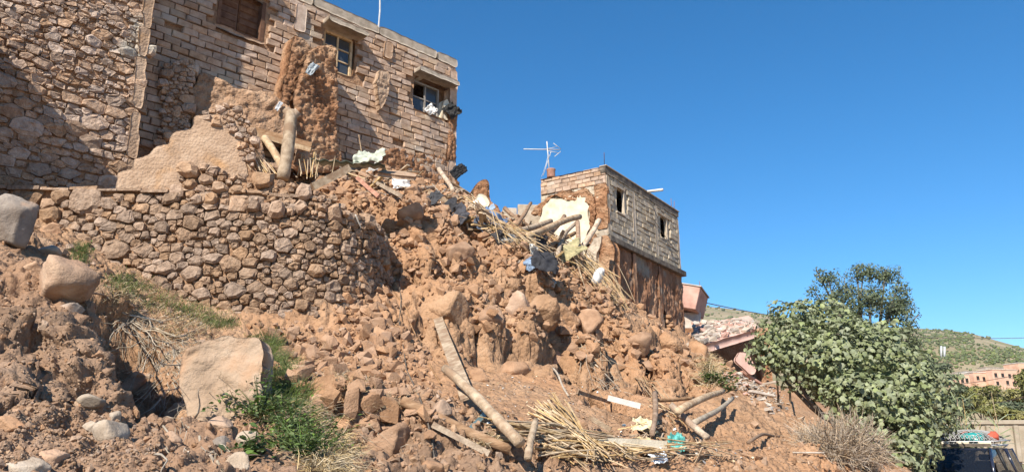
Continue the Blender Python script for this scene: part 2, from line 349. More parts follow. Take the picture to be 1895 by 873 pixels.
# retaining wall line in plan, left to right then turning into the hill
WPATH = [(-17,12.3), (-13,12.6), (-9,12.9), (-6,13.0), (-4.6,13.1), (-3.5,13.45), (-2.85,14.1), (-2.55,15.0), (-2.5,16.0), (-2.6,17.0)]
def smooth_path(p, n=2):
    for _ in range(n):
        q = [p[0]]
        for a, b in zip(p[:-1], p[1:]): q += [(a[0]*.75+b[0]*.25, a[1]*.75+b[1]*.25), (a[0]*.25+b[0]*.75, a[1]*.25+b[1]*.75)]
        p = q+[p[-1]]
    return np.array(p)
WP = smooth_path(WPATH); WS = np.concatenate([[0], np.cumsum(np.linalg.norm(np.diff(WP, axis=0), axis=1))])
class PathPlane:                                    # a wall surface following WP, leaning back
    def arr(s, A, Z, D):
        A, Z, D = np.asarray(A, float), np.asarray(Z, float), np.asarray(D, float)
        x, y = np.interp(A, WS, WP[:, 0]), np.interp(A, WS, WP[:, 1])
        e = .15; tx = np.interp(A+e, WS, WP[:, 0])-np.interp(A-e, WS, WP[:, 0]); ty = np.interp(A+e, WS, WP[:, 1])-np.interp(A-e, WS, WP[:, 1])
        L = np.hypot(tx, ty)+1e-9; nx, ny = ty/L, -tx/L
        D = D-(Z-4.0)*.09
        return np.stack([x+nx*D, y+ny*D, Z+0*A], -1)
    def uv(s, u, v):
        best = None
        for k in range(0, len(WP)*6):
            t = WS[-1]*k/(len(WP)*6); x, y = np.interp(t, WS, WP[:, 0]), np.interp(t, WS, WP[:, 1])
            p = P(u, v, y); e = abs(p.x-x)
            if best is None or e < best[0]: best = (e, t, p.z)
        return best[1], best[2]
WPL = PathPlane()
low = [ # (u, v, y) seen on the ground below the terrace
 (-120,873,4.2),(0,873,4.6),(200,873,4.9),(400,873,5.4),(560,873,6.2),(700,873,7.0),(850,873,7.8),(1000,873,8.6),(1200,873,9.8),(1350,873,11.2),(1500,873,13.2),(1620,873,15.5),
 (-120,760,5.3),(0,760,5.4),(150,760,5.7),(300,760,6.3),(450,760,7.6),(600,760,8.7),(750,760,9.2),(860,760,9.8),(1000,760,10.8),(1150,760,11.8),(1300,760,13.6),(1430,770,15.8),(1500,790,17.0),
 (-120,650,6.0),(0,650,6.1),(120,640,6.4),(200,640,6.7),(255,650,8.6),(330,650,9.1),(450,672,10.4),(550,690,11.0),(650,680,12.0),(750,655,12.6),(850,650,13.2),(950,650,14.2),(1050,650,15.4),(1150,660,17.6),(1250,670,20.5),(1330,712,25.5),(1400,742,26.0),
 (-120,560,6.7),(0,560,6.9),(110,545,7.5),(185,560,8.2),(225,560,10.3),(300,570,11.6),(400,612,12.3),(500,650,12.1),(590,662,12.2),(700,575,13.9),(800,560,14.9),(900,560,16.2),(1000,560,17.8),(1100,580,20.0),(1180,625,24.0),(1260,638,28.8),
 (0,470,7.9),(60,470,9.2),(130,460,12.0),(200,510,12.2),(740,500,15.6),(800,490,16.6),(850,480,17.6),(950,480,19.0),(1050,500,21.8),(1110,530,24.6),
 (745,420,16.8),(800,410,18.2),(880,420,19.8),(950,430,21.5),(1010,452,24.0),(1080,490,25.0),
 (-120,430,8.6),(0,420,9.5),(40,440,11.0),(735,360,17.6),(820,372,20.0),(880,388,22.4),(940,414,24.0),(990,418,25.4),
]
hi = [(0,350,13.3),(200,352,13.3),(400,352,13.6),(550,350,13.6),(-150,350,13.2)]
pl_, ph_ = [P(*t) for t in low], [P(*t) for t in hi]
shared = [Vector(t) for t in [ # (x, y, z) on the upper ground, hidden or off-frame anchors
 (-9,15.5,6.3),(-12,14.5,6.2),(-15,13.5,6.2),(-5.2,18,7.7),(-4.6,16.2,6.9),(-3.6,18.6,7.9),(-4.4,19.6,8.8),(-2.6,21.6,9.3),(-1.2,23.2,8.9),(-8,20,9.2),(-4,25,9.8),(1,27,8.9),(0.5,25.6,8.8),(-12,24,10.5),(2,31,8.8),(6,34,8.0),(-6,40,11),(4,45,9.5),(-18,30,12),(-25,20,9.5),(-22,14,6.5)]]
lowx = [Vector(t) for t in [(-3,2.4,0),(-8,1.6,0),(-14,2.5,.8),(0,4.5,0),(3,6.2,0),(6,9,0),(9,12.5,0),(12,17.5,0),(0,0,0),(5,0,0),(10,6,0),(-5,-3,0),(12,-2,0),(16,12,0),(16,22,0),(13.4,26,.2),(11.5,24,.9),(9.4,20.5,1.6),
 (8.4,30.0,3.4),(10.2,34,3.4),(9.2,37,3.6),(13,38,3.6),(16,34,1.2),(20,40,.4),(20,28,0),(12,50,6),(22,60,1.5),(30,50,-1),(34,20,-.2),(30,0,-.2),(-13,9,4.0),(-15,6,3.2),(-20,9,5),(-22,4,2.5),(7.2,27.5,3.9),(5.6,25.2,4.9)]]
def tps(pts):
    A = np.array([p[:] for p in pts]); X = A[:, :2]; n = len(A)
    def U(r2): return np.where(r2 > 0, r2*np.log(r2+1e-12), 0)
    D2 = ((X[:, None]-X[None])**2).sum(-1); Kk = U(D2)+np.eye(n)*.25
    Pm = np.concatenate([np.ones((n, 1)), X], 1); M = np.block([[Kk, Pm], [Pm.T, np.zeros((3, 3))]])
    s = np.linalg.solve(M, np.concatenate([A[:, 2], np.zeros(3)]))
    def f(x, y):
        out = np.empty(x.shape); fx, fy = x.ravel(), y.ravel(); o = np.empty(fx.shape)
        for c in range(0, len(fx), 40000):
            xx, yy = fx[c:c+40000], fy[c:c+40000]
            d2 = (xx[:, None]-X[None, :, 0])**2+(yy[:, None]-X[None, :, 1])**2
            o[c:c+40000] = U(d2)@s[:n]+s[n]+s[n+1]*xx+s[n+2]*yy
        return o.reshape(x.shape)
    return f
right_side = [p for p in pl_ if p.x > -2.4 and p.y > 14]
f_lo, f_hi = tps(pl_+lowx+[s for s in shared if s.y > 17 and s.x > -4.5 or s.y > 26]+[]), tps(ph_+shared+right_side)
def wall_sd(x, y):                                  # >0 behind the retaining wall
    best = np.full(x.shape, 1e9); sg = np.ones(x.shape)
    for (a, b) in zip(WP[:-1], WP[1:]):
        dx, dy = b-a; t = np.clip(((x-a[0])*dx+(y-a[1])*dy)/(dx*dx+dy*dy), 0, 1)
        d = np.hypot(x-a[0]-t*dx, y-a[1]-t*dy); s = np.sign(dx*(y-a[1])-dy*(x-a[0])); m = d < best
        best = np.where(m, d, best); sg = np.where(m, s, sg)
    return best*sg
def base_z(x, y):
    zl, zh = f_lo(x, y), f_hi(x, y); sd = wall_sd(x, y)
    w = np.clip((sd-.18)/.3, 0, 1)
    far = np.clip((y-17.0)/1.5, 0, 1)*np.clip((x+4.2)/1.5, 0, 1)     # past the wall's end both sheets are one
    z = zl*(1-w)+zh*w
    z = np.where(far > 0, z*(1-far)+(.5*zl+.5*zh)*far, z)
    z = np.maximum(z, -.15-.0*x)
    cap = np.where((sd > .18) & (y < 17), np.minimum(z, 6.12+np.clip(sd, 0, 6)*.55), z)
    return cap
# polar-ish grid round the viewpoint: fine near, coarse far
NA, NR = 620, 640
ang = np.concatenate([np.linspace(R(-62), R(-37), 50, endpoint=False), np.linspace(R(-37), R(37), NA-90, endpoint=False), np.linspace(R(37), R(60), 40)])
rad = np.concatenate([np.linspace(.8, 3.6, 24, endpoint=False), np.geomspace(3.6, 27, 780, endpoint=False), np.geomspace(27, 60, 90)])
AN, RA = np.meshgrid(ang, rad, indexing='ij')
TX, TY = RA*np.sin(AN), RA*np.cos(AN)
TZ = base_z(TX, TY)
def base_hit(u, v):
    d = ray(u, v); ys = np.linspace(3, 46, 3000); xs2 = d.x/d.y*ys; zs2 = CAMZ+d.z/d.y*ys; k = np.nonzero(base_z(xs2, ys) >= zs2)[0]
    k = k[0] if len(k) else -1; return float(xs2[k]), float(ys[k])
def pl_dist(x, y, pts):                             # distance to a plan polyline, signed (+ uphill/left of travel), and share along it
    best = np.full(x.shape, 1e9); sg = np.ones(x.shape); al = np.zeros(x.shape); n = len(pts)-1
    for i, (a, b) in enumerate(zip(pts[:-1], pts[1:])):
        dx, dy = b[0]-a[0], b[1]-a[1]; t = np.clip(((x-a[0])*dx+(y-a[1])*dy)/(dx*dx+dy*dy), 0, 1); d = np.hypot(x-a[0]-t*dx, y-a[1]-t*dy); m = d < best
        sg = np.where(m, np.sign(dx*(y-a[1])-dy*(x-a[0])), sg); al = np.where(m, (i+t)/n, al); best = np.where(m, d, best)
    return best, sg, al
# earth scarps: the slope breaks in fluted steps
for pts, h, fl, sd_ in (([(735,535), (800,560), (870,585), (940,590), (1010,600), (1070,632), (1120,655), (1160,668)], 1.35, .6, 3),
                   ([(690,430), (760,470), (840,500), (900,520), (960,530), (1040,570), (1110,610), (1170,640)], 1.1, .55, 8),
                   ([(560,770), (620,772), (690,790), (750,800), (800,840)], .8, .2, 5), ([(0,640), (70,625), (140,650), (200,690), (240,760)], .55, .3, 6), ([(0,520),(60,535),(110,560),(170,570)], .4, .25, 7)):
    W = [base_hit(u, v) for u, v in pts]; d, sg, al = pl_dist(TX, TY, W); q = np.stack([TX*1.25, TY*1.25, 0*TX+sd_], -1); sd2 = d*sg+fl*fbm(q, 3, sd_)+fl*.5*np.abs(vnoise(q*2.6, sd_+1))
    TZ = TZ+h*.5*np.tanh(sd2/.22)*np.exp(-np.abs(sd2)/(1.1*h+.2))*np.clip(al*8, 0, 1)*np.clip((1-al)*8, 0, 1)
# gullies
for pts, dep, w, sd_ in (([(178,540), (212,572), (250,625), (290,675), (335,735), (372,785)], 1.25, .5, 1), ([(985,555), (1040,610), (1085,665), (1125,715), (1150,760)], 1.5, .36, 2), ([(1100,560), (1140,610), (1180,665), (1210,720)], 1.1, .33, 3), ([(925,560), (955,610), (985,655)], .9, .26, 14), ([(1150,585), (1190,635), (1228,690)], 1.0, .33, 15), ([(1235,630), (1265,680), (1290,725)], .9, .33, 16), ([(790,545), (800,590), (815,620)], .6, .22, 17), ([(1060,530), (1095,575), (1125,630), (1160,690)], 1.1, .33, 18), ([(870,560), (890,620), (900,650)], .8, .24, 5), ([(1040,500), (1080,545), (1120,590)], .9, .28, 6), ([(672,380), (700,420), (728,470), (752,515)], 1.0, .38, 21), ([(60,650), (80,690), (90,720)], .25, .15, 9), ([(850,440), (880,480), (920,520)], .9, .3, 10), ([(770,420), (800,470), (830,510)], .7, .25, 19), ([(950,450), (985,500), (1010,540)], .8, .28, 20)):
    W = [base_hit(u, v) for u, v in pts]; d, sg, al = pl_dist(TX, TY, W); q = np.stack([TX*2, TY*2, 0*TX+sd_], -1)
    d = np.abs(d+.18*fbm(q, 3, sd_+40)); TZ = TZ-dep*np.exp(-(d/w)**2)*np.clip(al*6, 0, 1)*np.clip((1-al)*6, 0, 1)
Pp = np.stack([TX, TY, TZ], -1)
# broad rills and knobs, then clods and lumps, pushed out along the surface normal
ga = np.stack(np.gradient(TX, axis=0), -1) if False else None
du = np.stack([np.gradient(TX, axis=0), np.gradient(TY, axis=0), np.gradient(TZ, axis=0)], -1); dv = np.stack([np.gradient(TX, axis=1), np.gradient(TY, axis=1), np.gradient(TZ, axis=1)], -1)
Nn = np.cross(dv, du); Nn /= np.linalg.norm(Nn, axis=-1, keepdims=True)+1e-9; Nn *= np.sign(Nn[..., 2:3]+1e-9)
bank = np.clip((TZ-.35)/.8, 0, 1)
slope = np.clip((1-Nn[..., 2])/.35, .25, 1)
lumpy = bank*(.35+.65*np.clip((RA-9)/6, 0, 1))*slope
near = bank*np.clip((11-RA)/4, 0, 1)
Pr = np.stack([TX*.8+TY*.6, TX*-.6+TY*.8, TZ], -1)
disp = .30*lumpy*fbm(Pp*np.array([.75,.75,1.1]), 4, 3)
rill = 1-np.abs(fbm(np.stack([TX*.55+.28*TY, TY*.13-TX*.1, TZ*.18], -1)+5, 4, 12))*2
disp -= .50*lumpy*np.clip(rill-.72, 0, 1)*2.2*np.clip((RA-12)/5, 0, 1)
Pw = Pp+.10*np.stack([fbm(Pp*3, 3, 60), fbm(Pp*3, 3, 61), fbm(Pp*3, 3, 62)], -1)
reg = np.clip(.5+1.6*fbm(Pp*.35, 3, 77), 0, 1)       # where clods lie thick
for sc, am, sd_, kind in ((1.15,.26,21,0), (1.9,.20,25,1), (3.4,.13,22,1), (6.2,.095,23,1), (11.0,.055,24,1), (19.0,.03,26,1)):
    d1, d2, cid = worley(Pw*sc, sd_); wgt = bank*np.clip(.25+lumpy, 0, 1)*(.3+.85*reg)
    if kind == 0: disp += am*1.7*np.clip(.62-d1, 0, 1)*np.clip(cid*2.2-.75, 0, 1)*np.clip((d2-d1)*3, .15, 1)*wgt
    else: disp += am*(np.clip((d2-d1)*2.6, 0, .62)*(.35+1.1*cid)-.25)*wgt      # blocky clods parted by cracks
disp += near*(.16*fbm(Pp*1.6, 5, 31)+.05*fbm(Pp*6, 4, 35)-.10*np.clip(1-np.abs(fbm(Pp*2.1+9, 4, 37))*5, 0, 1))
d1, d2, cid = worley(Pp*np.array([3.2,3.2,4.2])+.3*vnoise(Pp*5, 8)[..., None], 41)
disp += near*.09*(np.clip((d2-d1)*2.4, 0, .6)*(.2+1.2*cid)-.2)
disp += bank*.03*fbm(Pp*11, 3, 50)
disp += (1-bank)*.015*fbm(Pp*4, 3, 51)
TV = (Pp+Nn*disp[..., None]).reshape(-1, 3)
na, nr = TX.shape; ii = np.arange(na*nr).reshape(na, nr)
TF = np.stack([ii[:-1, :-1], ii[:-1, 1:], ii[1:, 1:], ii[1:, :-1]], -1).reshape(-1, 4)[:, ::-1]
hillside = obj('hillside', TV, TF, SOIL, smooth=True); _z = hillside.data.attributes.new('zone', 'FLOAT', 'POINT'); _z.data.foreach_set('value', np.clip((11.5+1.5*fbm(Pp*.4, 3, 9)-RA)/3.5, 0, 1).ravel().astype(np.float32)); tag(hillside, 'reddish earth hillside strewn with clods, steep below the terrace', 'ground', kind='structure')
tri = np.concatenate([TF[:, [0, 1, 2]], TF[:, [0, 2, 3]]])
BVH = BVHTree.FromPolygons(TV.tolist(), TF.tolist())
def hit(u, v, lift=0):                              # ground point seen at a photo pixel
    d = ray(u, v).normalized(); r = BVH.ray_cast(CAM, d)
    if r[0] is None: return P(u, v, 99)
    return r[0]+Vector((0, 0, lift))
def hitn(u, v):
    r = BVH.ray_cast(CAM, ray(u, v).normalized())
    return (r[0], r[1]) if r[0] is not None else (P(u, v, 99), Vector((0, 0, 1)))
def down(x, y):
    r = BVH.ray_cast(Vector((x, y, 40)), Vector((0, 0, -1)))
    return r[0].z if r[0] is not None else 0.0
# the wide ground beyond: road level plain and valley floor out to the horizon
gx = np.concatenate([-np.geomspace(4000, 20, 14), np.linspace(-18, 60, 20), np.geomspace(70, 4000, 14)]); gy = np.concatenate([-np.geomspace(300, 5, 8), np.linspace(0, 80, 20), np.geomspace(90, 6000, 16)])
GX, GY = np.meshgrid(gx, gy, indexing='ij'); GZ = np.full(GX.shape, -.42)
GZ -= np.clip((np.hypot(GX-10, GY)-70)/60, 0, 1)*3
gi = np.arange(GX.size).reshape(GX.shape)
go = obj('ground', np.stack([GX, GY, GZ], -1).reshape(-1, 3), np.stack([gi[:-1, :-1], gi[1:, :-1], gi[1:, 1:], gi[:-1, 1:]], -1).reshape(-1, 4), ROAD); go['kind'] = 'structure'
FAC = R(46)-SUN_AZ                                  # angle between the sun's travel and the brick facade
# ---------------------------------------------------------------- rubble masonry: fitted stones from a relaxed cell packing
def clip(poly, nx, ny, c):                          # keep nx*x+ny*y <= c
    out = []; n = len(poly)
    for i in range(n):
        a, b = poly[i], poly[(i+1) % n]; da, db = nx*a[0]+ny*a[1]-c, nx*b[0]+ny*b[1]-c
        if da <= 0: out.append(a)
        if (da < 0 < db) or (db < 0 < da):
            t = da/(da-db); out.append((a[0]+(b[0]-a[0])*t, a[1]+(b[1]-a[1])*t))
    return out
def cells(outline, size, rng, aniso=1.35, tries=22, course=0.0):
    """size(a, z) -> stone spacing; returns [(centre, polygon)] clipped to the neighbourhood"""
    xs = [p[0] for p in outline]; zs = [p[1] for p in outline]; smin = min(size((min(xs)+(max(xs)-min(xs))*f), sum(zs)/len(zs)) for f in (0, .25, .5, .75, 1))
    area = (max(xs)-min(xs))*(max(zs)-min(zs)); pts = []
    n = int(area/(smin*smin)*tries)
    cand = [(rng.uniform(min(xs), max(xs)), rng.uniform(min(zs), max(zs))) for _ in range(n)]
    if course: cand = [(a, z if rng.random() < .25 else round(z/course)*course+rng.uniform(-.2, .2)*course) for a, z in cand]
    ok = inpoly(np.array([c[0] for c in cand]), np.array([c[1] for c in cand]), outline)
    grid = {}
    for (a, z), k in zip(cand, ok):
        if not k: continue
        s = size(a, z)*rng.choice((.45, .6, .8, 1, 1.2, 1.6)); gx, gz = int(a/.6), int(z/.6); bad = False
        for i in (-1, 0, 1):
            for j in (-1, 0, 1):
                for (b, w, t) in grid.get((gx+i, gz+j), ()):
                    if ((a-b)/aniso)**2+(z-w)**2 < (.5*(s+t)*.86)**2: bad = True; break
                if bad: break
            if bad: break
        if not bad: grid.setdefault((gx, gz), []).append((a, z, s)); pts.append((a, z, s))
    A = np.array(pts); out = []
    for k, (a, z, s) in enumerate(pts):
        d2 = ((A[:, 0]-a)/aniso)**2+(A[:, 1]-z)**2; nb = np.argsort(d2)[1:19]
        poly = [(-s*.62, -s*.6), (s*.62, -s*.6), (s*.62, s*.6), (-s*.62, s*.6)]
        for q in nb:
            dx, dz = (A[q, 0]-a)/aniso, A[q, 1]-z; r2 = dx*dx+dz*dz
            w = .5*r2+.5*.35*(s*s-A[q, 2]**2)*.5            # bigger stones push their joints out
            poly = clip(poly, dx, dz, max(w, .12*r2))
            if len(poly) < 3: break
        if len(poly) >= 3: out.append(((a, z), [(x*aniso, y) for x, y in poly], s))
    return out
def stones_on(pl, outline, size, rng, proud=.07, aniso=1.35, gap=.9, sink=.12, course=0.0, holes=(), skip=None):
    lst = []
    for (a, z), poly, s in cells(outline, size, rng, aniso, course=course):
        if any(inpoly(np.array([a]), np.array([z]), h)[0] for h in holes): continue
        if skip and skip(a, z): continue
        if len(poly) <= 6:                          # knock the corners off
            q = []
            for i in range(len(poly)):
                p0, p1 = poly[i], poly[(i+1) % len(poly)]; f = rng.uniform(.14, .3)
                q += [(p0[0]+(p1[0]-p0[0])*f, p0[1]+(p1[1]-p0[1])*f), (p0[0]+(p1[0]-p0[0])*(1-f), p0[1]+(p1[1]-p0[1])*(1-f))]
            poly = q
        n = len(poly); g = gap*rng.uniform(.9, 1.04); pr = proud*rng.uniform(.35, 1.35)*min(1.4, s/.25)
        cx, cz = sum(p[0] for p in poly)/n, sum(p[1] for p in poly)/n
        tx, tz = rng.uniform(-.22, .22), rng.uniform(-.22, .22)
        Aa, Zz, Dd = [], [], []
        for (f, d) in ((g, -sink), (g*.97, pr*.45), (g*rng.uniform(.5, .72), pr)):
            for p in poly:
                j = 1+rng.uniform(-.07, .07); x, y = (p[0]-cx)*f*j, (p[1]-cz)*f*j
                Aa.append(a+cx+x); Zz.append(z+cz+y); Dd.append(d+(tx*x+tz*y+rng.uniform(-.02, .02) if d > 0 else 0))
        V = pl.arr(np.array(Aa), np.array(Zz), np.array(Dd))
        F = [(r*n+i, r*n+(i+1) % n, (r+1)*n+(i+1) % n, (r+1)*n+i) for r in (0, 1) for i in range(n)]+[tuple(2*n+i for i in range(n))]
        lst.append((V, F))
    return lst
rg = random.Random(11)
# ---------------------------------------------------------------- terrace retaining wall
a0, a1 = float(np.interp(-13.5, WP[:, 0], WS)), WS[-1]-.3
top = 6.12
rwall = thing('retaining_wall', (-6, 13, 3.6), 'long dry stone retaining wall of brown field stones holding up the terrace, rounding at its end', 'stone wall')
wout = [(a0, 2.4), (a1, 2.8), (a1, 5.9), (a1-.8, 6.05), (a0+8, top), (a0, top)]
rough_slab('earth_core', WPL, wout, .5, MORTAR, rwall, res=.09, off=-.06, amp=.05, clod=.05, jag=.03, seed=5)
def rsz(a, z):
    x = float(np.interp(a, WS, WP[:, 0])); return .2+.095*np.clip((-6.2-x)/2, 0, 1)-.02*np.clip((x+4.2)/1.5, 0, 1)
lst = stones_on(WPL, [(a, min(z, top-.1)) for a, z in wout], rsz, rg, proud=.075, gap=.985, aniso=1.25)
# flat coping slabs along the top edge
def coping(lst, pl, aa, ab, z, rng, step=.42, dz=.05, over=.05):
    a = aa
    while a < ab:
        w = step*rng.uniform(.6, 1.5); zz = z+rng.uniform(-.03, .03)
        A = np.array([a, a+w*.97, a+w*.95, a+.02]*2); D = np.array([over+rng.uniform(-.02, .04), over+rng.uniform(-.02, .05), -.35, -.35]*2)
        Z = np.array([zz]*4+[zz+dz*rng.uniform(.7, 1.6) for _ in range(4)])
        lst.append((pl.arr(A, Z, D), BOXF)); a += w
coping(lst, WPL, a0, float(np.interp(-3.6, WP[:, 0], WS)), top, rg)
pieces('stone', 'small_stones', lst, WSTONE, rwall)
# the loose upper courses heaped on the terrace edge
heap_px = [(318,352), (330,318), (345,297), (380,302), (430,318), (470,322), (500,325), (545,332), (600,352), (640,372), (652,398), (630,402), (560,392), (490,384), (430,378), (360,366)]
hp = [WPL.uv(u, v) for u, v in heap_px]; hp = [(a, z) for a, z in hp]
class Shift:                                        # the same wall surface, set back
    def __init__(s, d): s.d = d
    def arr(s, A, Z, D): return WPL.arr(A, Z, np.asarray(D)+s.d)
heap = thing('dry_stone_course', (-5, 13.4, 6.1), 'tumbled upper course of big rounded stones piled on the terrace wall below the upright post', 'stone pile')
rough_slab('earth_core', Shift(0), hp, .6, MORTAR, heap, res=.07, off=-.02, amp=.05, clod=.05, jag=.04, seed=9)
pieces('stone', 'small_stones', stones_on(Shift(.02), hp, lambda a, z: .205, rg, proud=.14, gap=.95, aniso=1.15), STONE, heap)
# ---------------------------------------------------------------- stone building at the left
sb = thing('stone_building', PL0.at(-9.6, 6.3, -.5), 'tall rubble stone building with a plastered corner edge beside the brick house', 'building')
eB, eT = PL0.uv(241, 330), PL0.uv(277, 2)
es = .5*(eB[0]+eT[0])                               # its right edge along the facade
EZ = 15.1
out = [(es-6.0, 5.9), (eB[0]+.02, 5.9), (eT[0]+.12, EZ), (es-6.0, EZ)]
rough_slab('wall_core', PL0, out, 3.2, MORTAR, sb, res=.11, off=-.05, amp=.05, clod=.04, jag=.01, seed=13)
sl_ = stones_on(PL0, [(es-3.6, 6.0), (eB[0]-.12, 6.0), (eT[0]+.06, EZ), (es-3.6, EZ)], lambda a, z: .165 if z > 8.6 else .235, rg, proud=.028, gap=1.02, aniso=1.6, course=.2)
pieces('stone', 'small_stones', sl_, HSTONE, sb, 300)
def edge(z): return eB[0]+(eT[0]-eB[0])*(z-eB[1])/(eT[1]-eB[1])
zz = 5.9; k = 0
while zz < EZ:                                      # plastered quoin strip, broken into lengths
    h = rg.uniform(.7, 1.4); z2 = min(zz+h, EZ)
    rough_slab('corner_plaster', PL0, [(edge(zz)-.12, zz), (edge(zz)+.07, zz), (edge(z2)+.07, z2-.03), (edge(z2)-.14+rg.uniform(-.06, .05), z2-.03)], .5, PLASTER, sb, res=.045, off=.05, amp=.03, clod=0, jag=.02, seed=20+k, back=False); zz = z2; k += 1
def boxo(name, c, ex, ey, ez, h, m, parent=None, bev=0.0):
    V = boxv(c, ex, ey, ez, *h); o = obj(name, V, BOXF, m, parent)
    if bev:
        bm = bmesh.new(); bm.from_mesh(o.data); bmesh.ops.bevel(bm, geom=bm.edges[:], offset=bev, segments=1, affect='EDGES'); bm.to_mesh(o.data); bm.free()
    return o
UP = Vector((0, 0, 1))
def wbox(name, pl, a0, a1, z0, z1, d0, d1, m, parent, bev=0.0):
    return boxo(name, pl.at((a0+a1)/2, (z0+z1)/2, (d0+d1)/2), pl.e, pl.n, UP, (abs(a1-a0)/2, abs(d1-d0)/2, abs(z1-z0)/2), m, parent, bev)
sx_, sz_ = PL1.uv(559, 64)                          # corner of the eave's shadow on the brick facade
pe = 1.35; ea = sx_-pe/math.tan(FAC); ez = sz_+pe*math.tan(SUN_EL)/math.sin(FAC)
wbox('roof_slab', PL1, ea-8, ea, ez, ez+.16, -3.6, pe, CONC, sb, .01)
# neighbouring wing off to the left: its roof edge throws the slanting shadow over the stone wall
w0, wz = PL0.uv(0, 92); wa = w0-.75; wzt = wz+.75*math.tan(SUN_EL)/math.cos(FAC)
wing = thing('neighbouring_house', PL0.at(wa-2, 5.5, 0), 'plain mud plastered wing standing out from the stone building', 'building')
wbox('wall', PL0, wa-4.5, wa, 4.6, wzt-.12, -2, 2.0, PLASTER, wing, .02)
wbox('roof', PL0, wa-4.55, wa+.03, wzt-.12, wzt, -2, 2.06, CONC, wing, .01)
# ---------------------------------------------------------------- brick house
bh = thing('brick_house', PL1.at(-4, 8.8, -1), 'damaged mud brick house with broken windows and a concrete ring beam above the debris', 'building')
ZR = PL1.uv(845, 112)[1]                            # roof height
LEFT = es+.1
def uvs(pl, pts, off=0): return [pl.uv(u, v, off) for u, v in pts]
def rect(pl, u0, v0, u1, v1, off=0):                # opening from its left-top and right-bottom pixels
    A, Z0 = pl.uv(u0, v0, off); B, Z1 = pl.uv(u1, v1, off); return A, B, Z1, Z0
W1 = (PL1.uv(408, 0)[0], PL1.uv(486, 60)[0], PL1.uv(450, 62)[1]-.05, PL1.uv(450, 62)[1]+1.15)
W2 = (PL1.uv(601, 80)[0], PL1.uv(656, 110)[0], PL1.uv(640, 139)[1], PL1.uv(604, 50)[1])
W3 = (PL1.uv(767, 170)[0], PL1.uv(833, 190)[0], PL1.uv(790, 210)[1], PL1.uv(770, 138)[1])
WINS = [W1, W2, W3]
def rp(w, g=0): return [(w[0]-g, w[2]-g), (w[1]+g, w[2]-g), (w[1]+g, w[3]+g), (w[0]-g, w[3]+g)]
ring_h = .42
core = [(LEFT-.4, 7.2), (0, 7.6), (0, ZR-ring_h), (LEFT-.4, ZR-ring_h)]
rough_slab('wall_core', PL1, core, .38, MORTAR, bh, res=.08, off=-.045, amp=.03, clod=.02, jag=.015, seed=31, holes=[rp(w) for w in WINS])
wbox('side_wall', PL1, -.35, 0, 7.6, ZR-ring_h, -5.4, -.45, MORTAR, bh)
wbox('back_wall', PL1, LEFT-1, 0, 7.6, ZR-ring_h, -5.8, -5.4, MORTAR, bh)
wbox('roof', PL1, LEFT-1, -.05, ZR-.3, ZR-.1, -5.7, -.3, CONC, bh)
# bricks in running bond, worn and uneven
def bricks(pl, zlo, zhi, alo, ahi, bw, bhh, rng, inside, depth=.05, gap=.016, miss=0.04, wob=.012):
    lst = []; z = zlo; row = 0
    while z < zhi-.05:
        a = alo-(bw*.5 if row % 2 else 0)+rng.uniform(-.04, .04); dz0 = rng.uniform(-.008, .008)
        while a < ahi:
            w = bw*rng.uniform(.9, 1.08); c = (a+w/2, z+bhh/2)
            e0, e1 = max(a, alo), min(a+w, ahi)
            if e1-e0 > .08 and inside((e0+e1)/2, c[1], e0, e1, z, z+bhh) and rng.random() > miss:
                d = depth+rng.uniform(-.02, .02); g = gap*rng.uniform(.5, 1.3); b = rng.uniform(.008, .02); sg = .012*math.sin(a*1.3+row*.2)
                q = [(e0+g, z+g), (e1-g, z+g), (e1-g, z+bhh-g), (e0+g, z+bhh-g)]
                A, Z, D = [], [], []
                for (ins, dd) in ((0, -.05), (0, d-b), (b, d)):
                    for k, (x, y) in enumerate(q):
                        sx2, sz2 = (1 if k in (0, 3) else -1), (1 if k < 2 else -1); jj = wob if dd > 0 else 0
                        A.append(x+sx2*ins+rng.uniform(-jj, jj)); Z.append(y+dz0+sg+sz2*ins+rng.uniform(-jj, jj)*.7); D.append(dd+rng.uniform(-jj, jj)*.8)
                lst.append((pl.arr(A, Z, D), [(r*4+i, r*4+(i+1) % 4, r*4+4+(i+1) % 4, r*4+4+i) for r in (0, 1) for i in range(4)]+[(8, 9, 10, 11)]))
            a += w
        z += bhh*1.0; row += 1
    return lst
def in1(a, z, e0, e1, z0, z1):
    for w in WINS:
        if e1 > w[0]-.02 and e0 < w[1]+.02 and z1 > w[2]-.02 and z0 < w[3]+.02:
            return False
    if z < 8.2+ (a+10)*.09: return False
    return True
lst = bricks(PL1, 8.0, ZR-ring_h, LEFT, -.02, .40, .185, rg, in1, depth=.055, gap=.012, miss=.02, wob=.018)
pieces('brick', 'small_bricks', lst, MUDBLOCK, bh)
# ring beam in two courses, in lengths
a = LEFT-.4
while a < 0:
    b = min(a+rg.uniform(1.0, 2.4), .02); rough_slab('ring_beam', PL1, [(a, ZR-ring_h+.13), (b-.012, ZR-ring_h+.13), (b-.012, ZR), (a, ZR)], .5, CONC, bh, res=.05, off=.06, amp=.02, clod=.015, jag=.012, seed=int(a*7) % 90); a = b
rough_slab('ledge_course', PL1, [(LEFT-.4, ZR-ring_h-.02), (.0, ZR-ring_h-.02), (0, ZR-ring_h+.12), (LEFT-.4, ZR-ring_h+.12)], .45, MUDBLOCK, bh, res=.05, off=.035, amp=.02, clod=.02, jag=.012, seed=44)
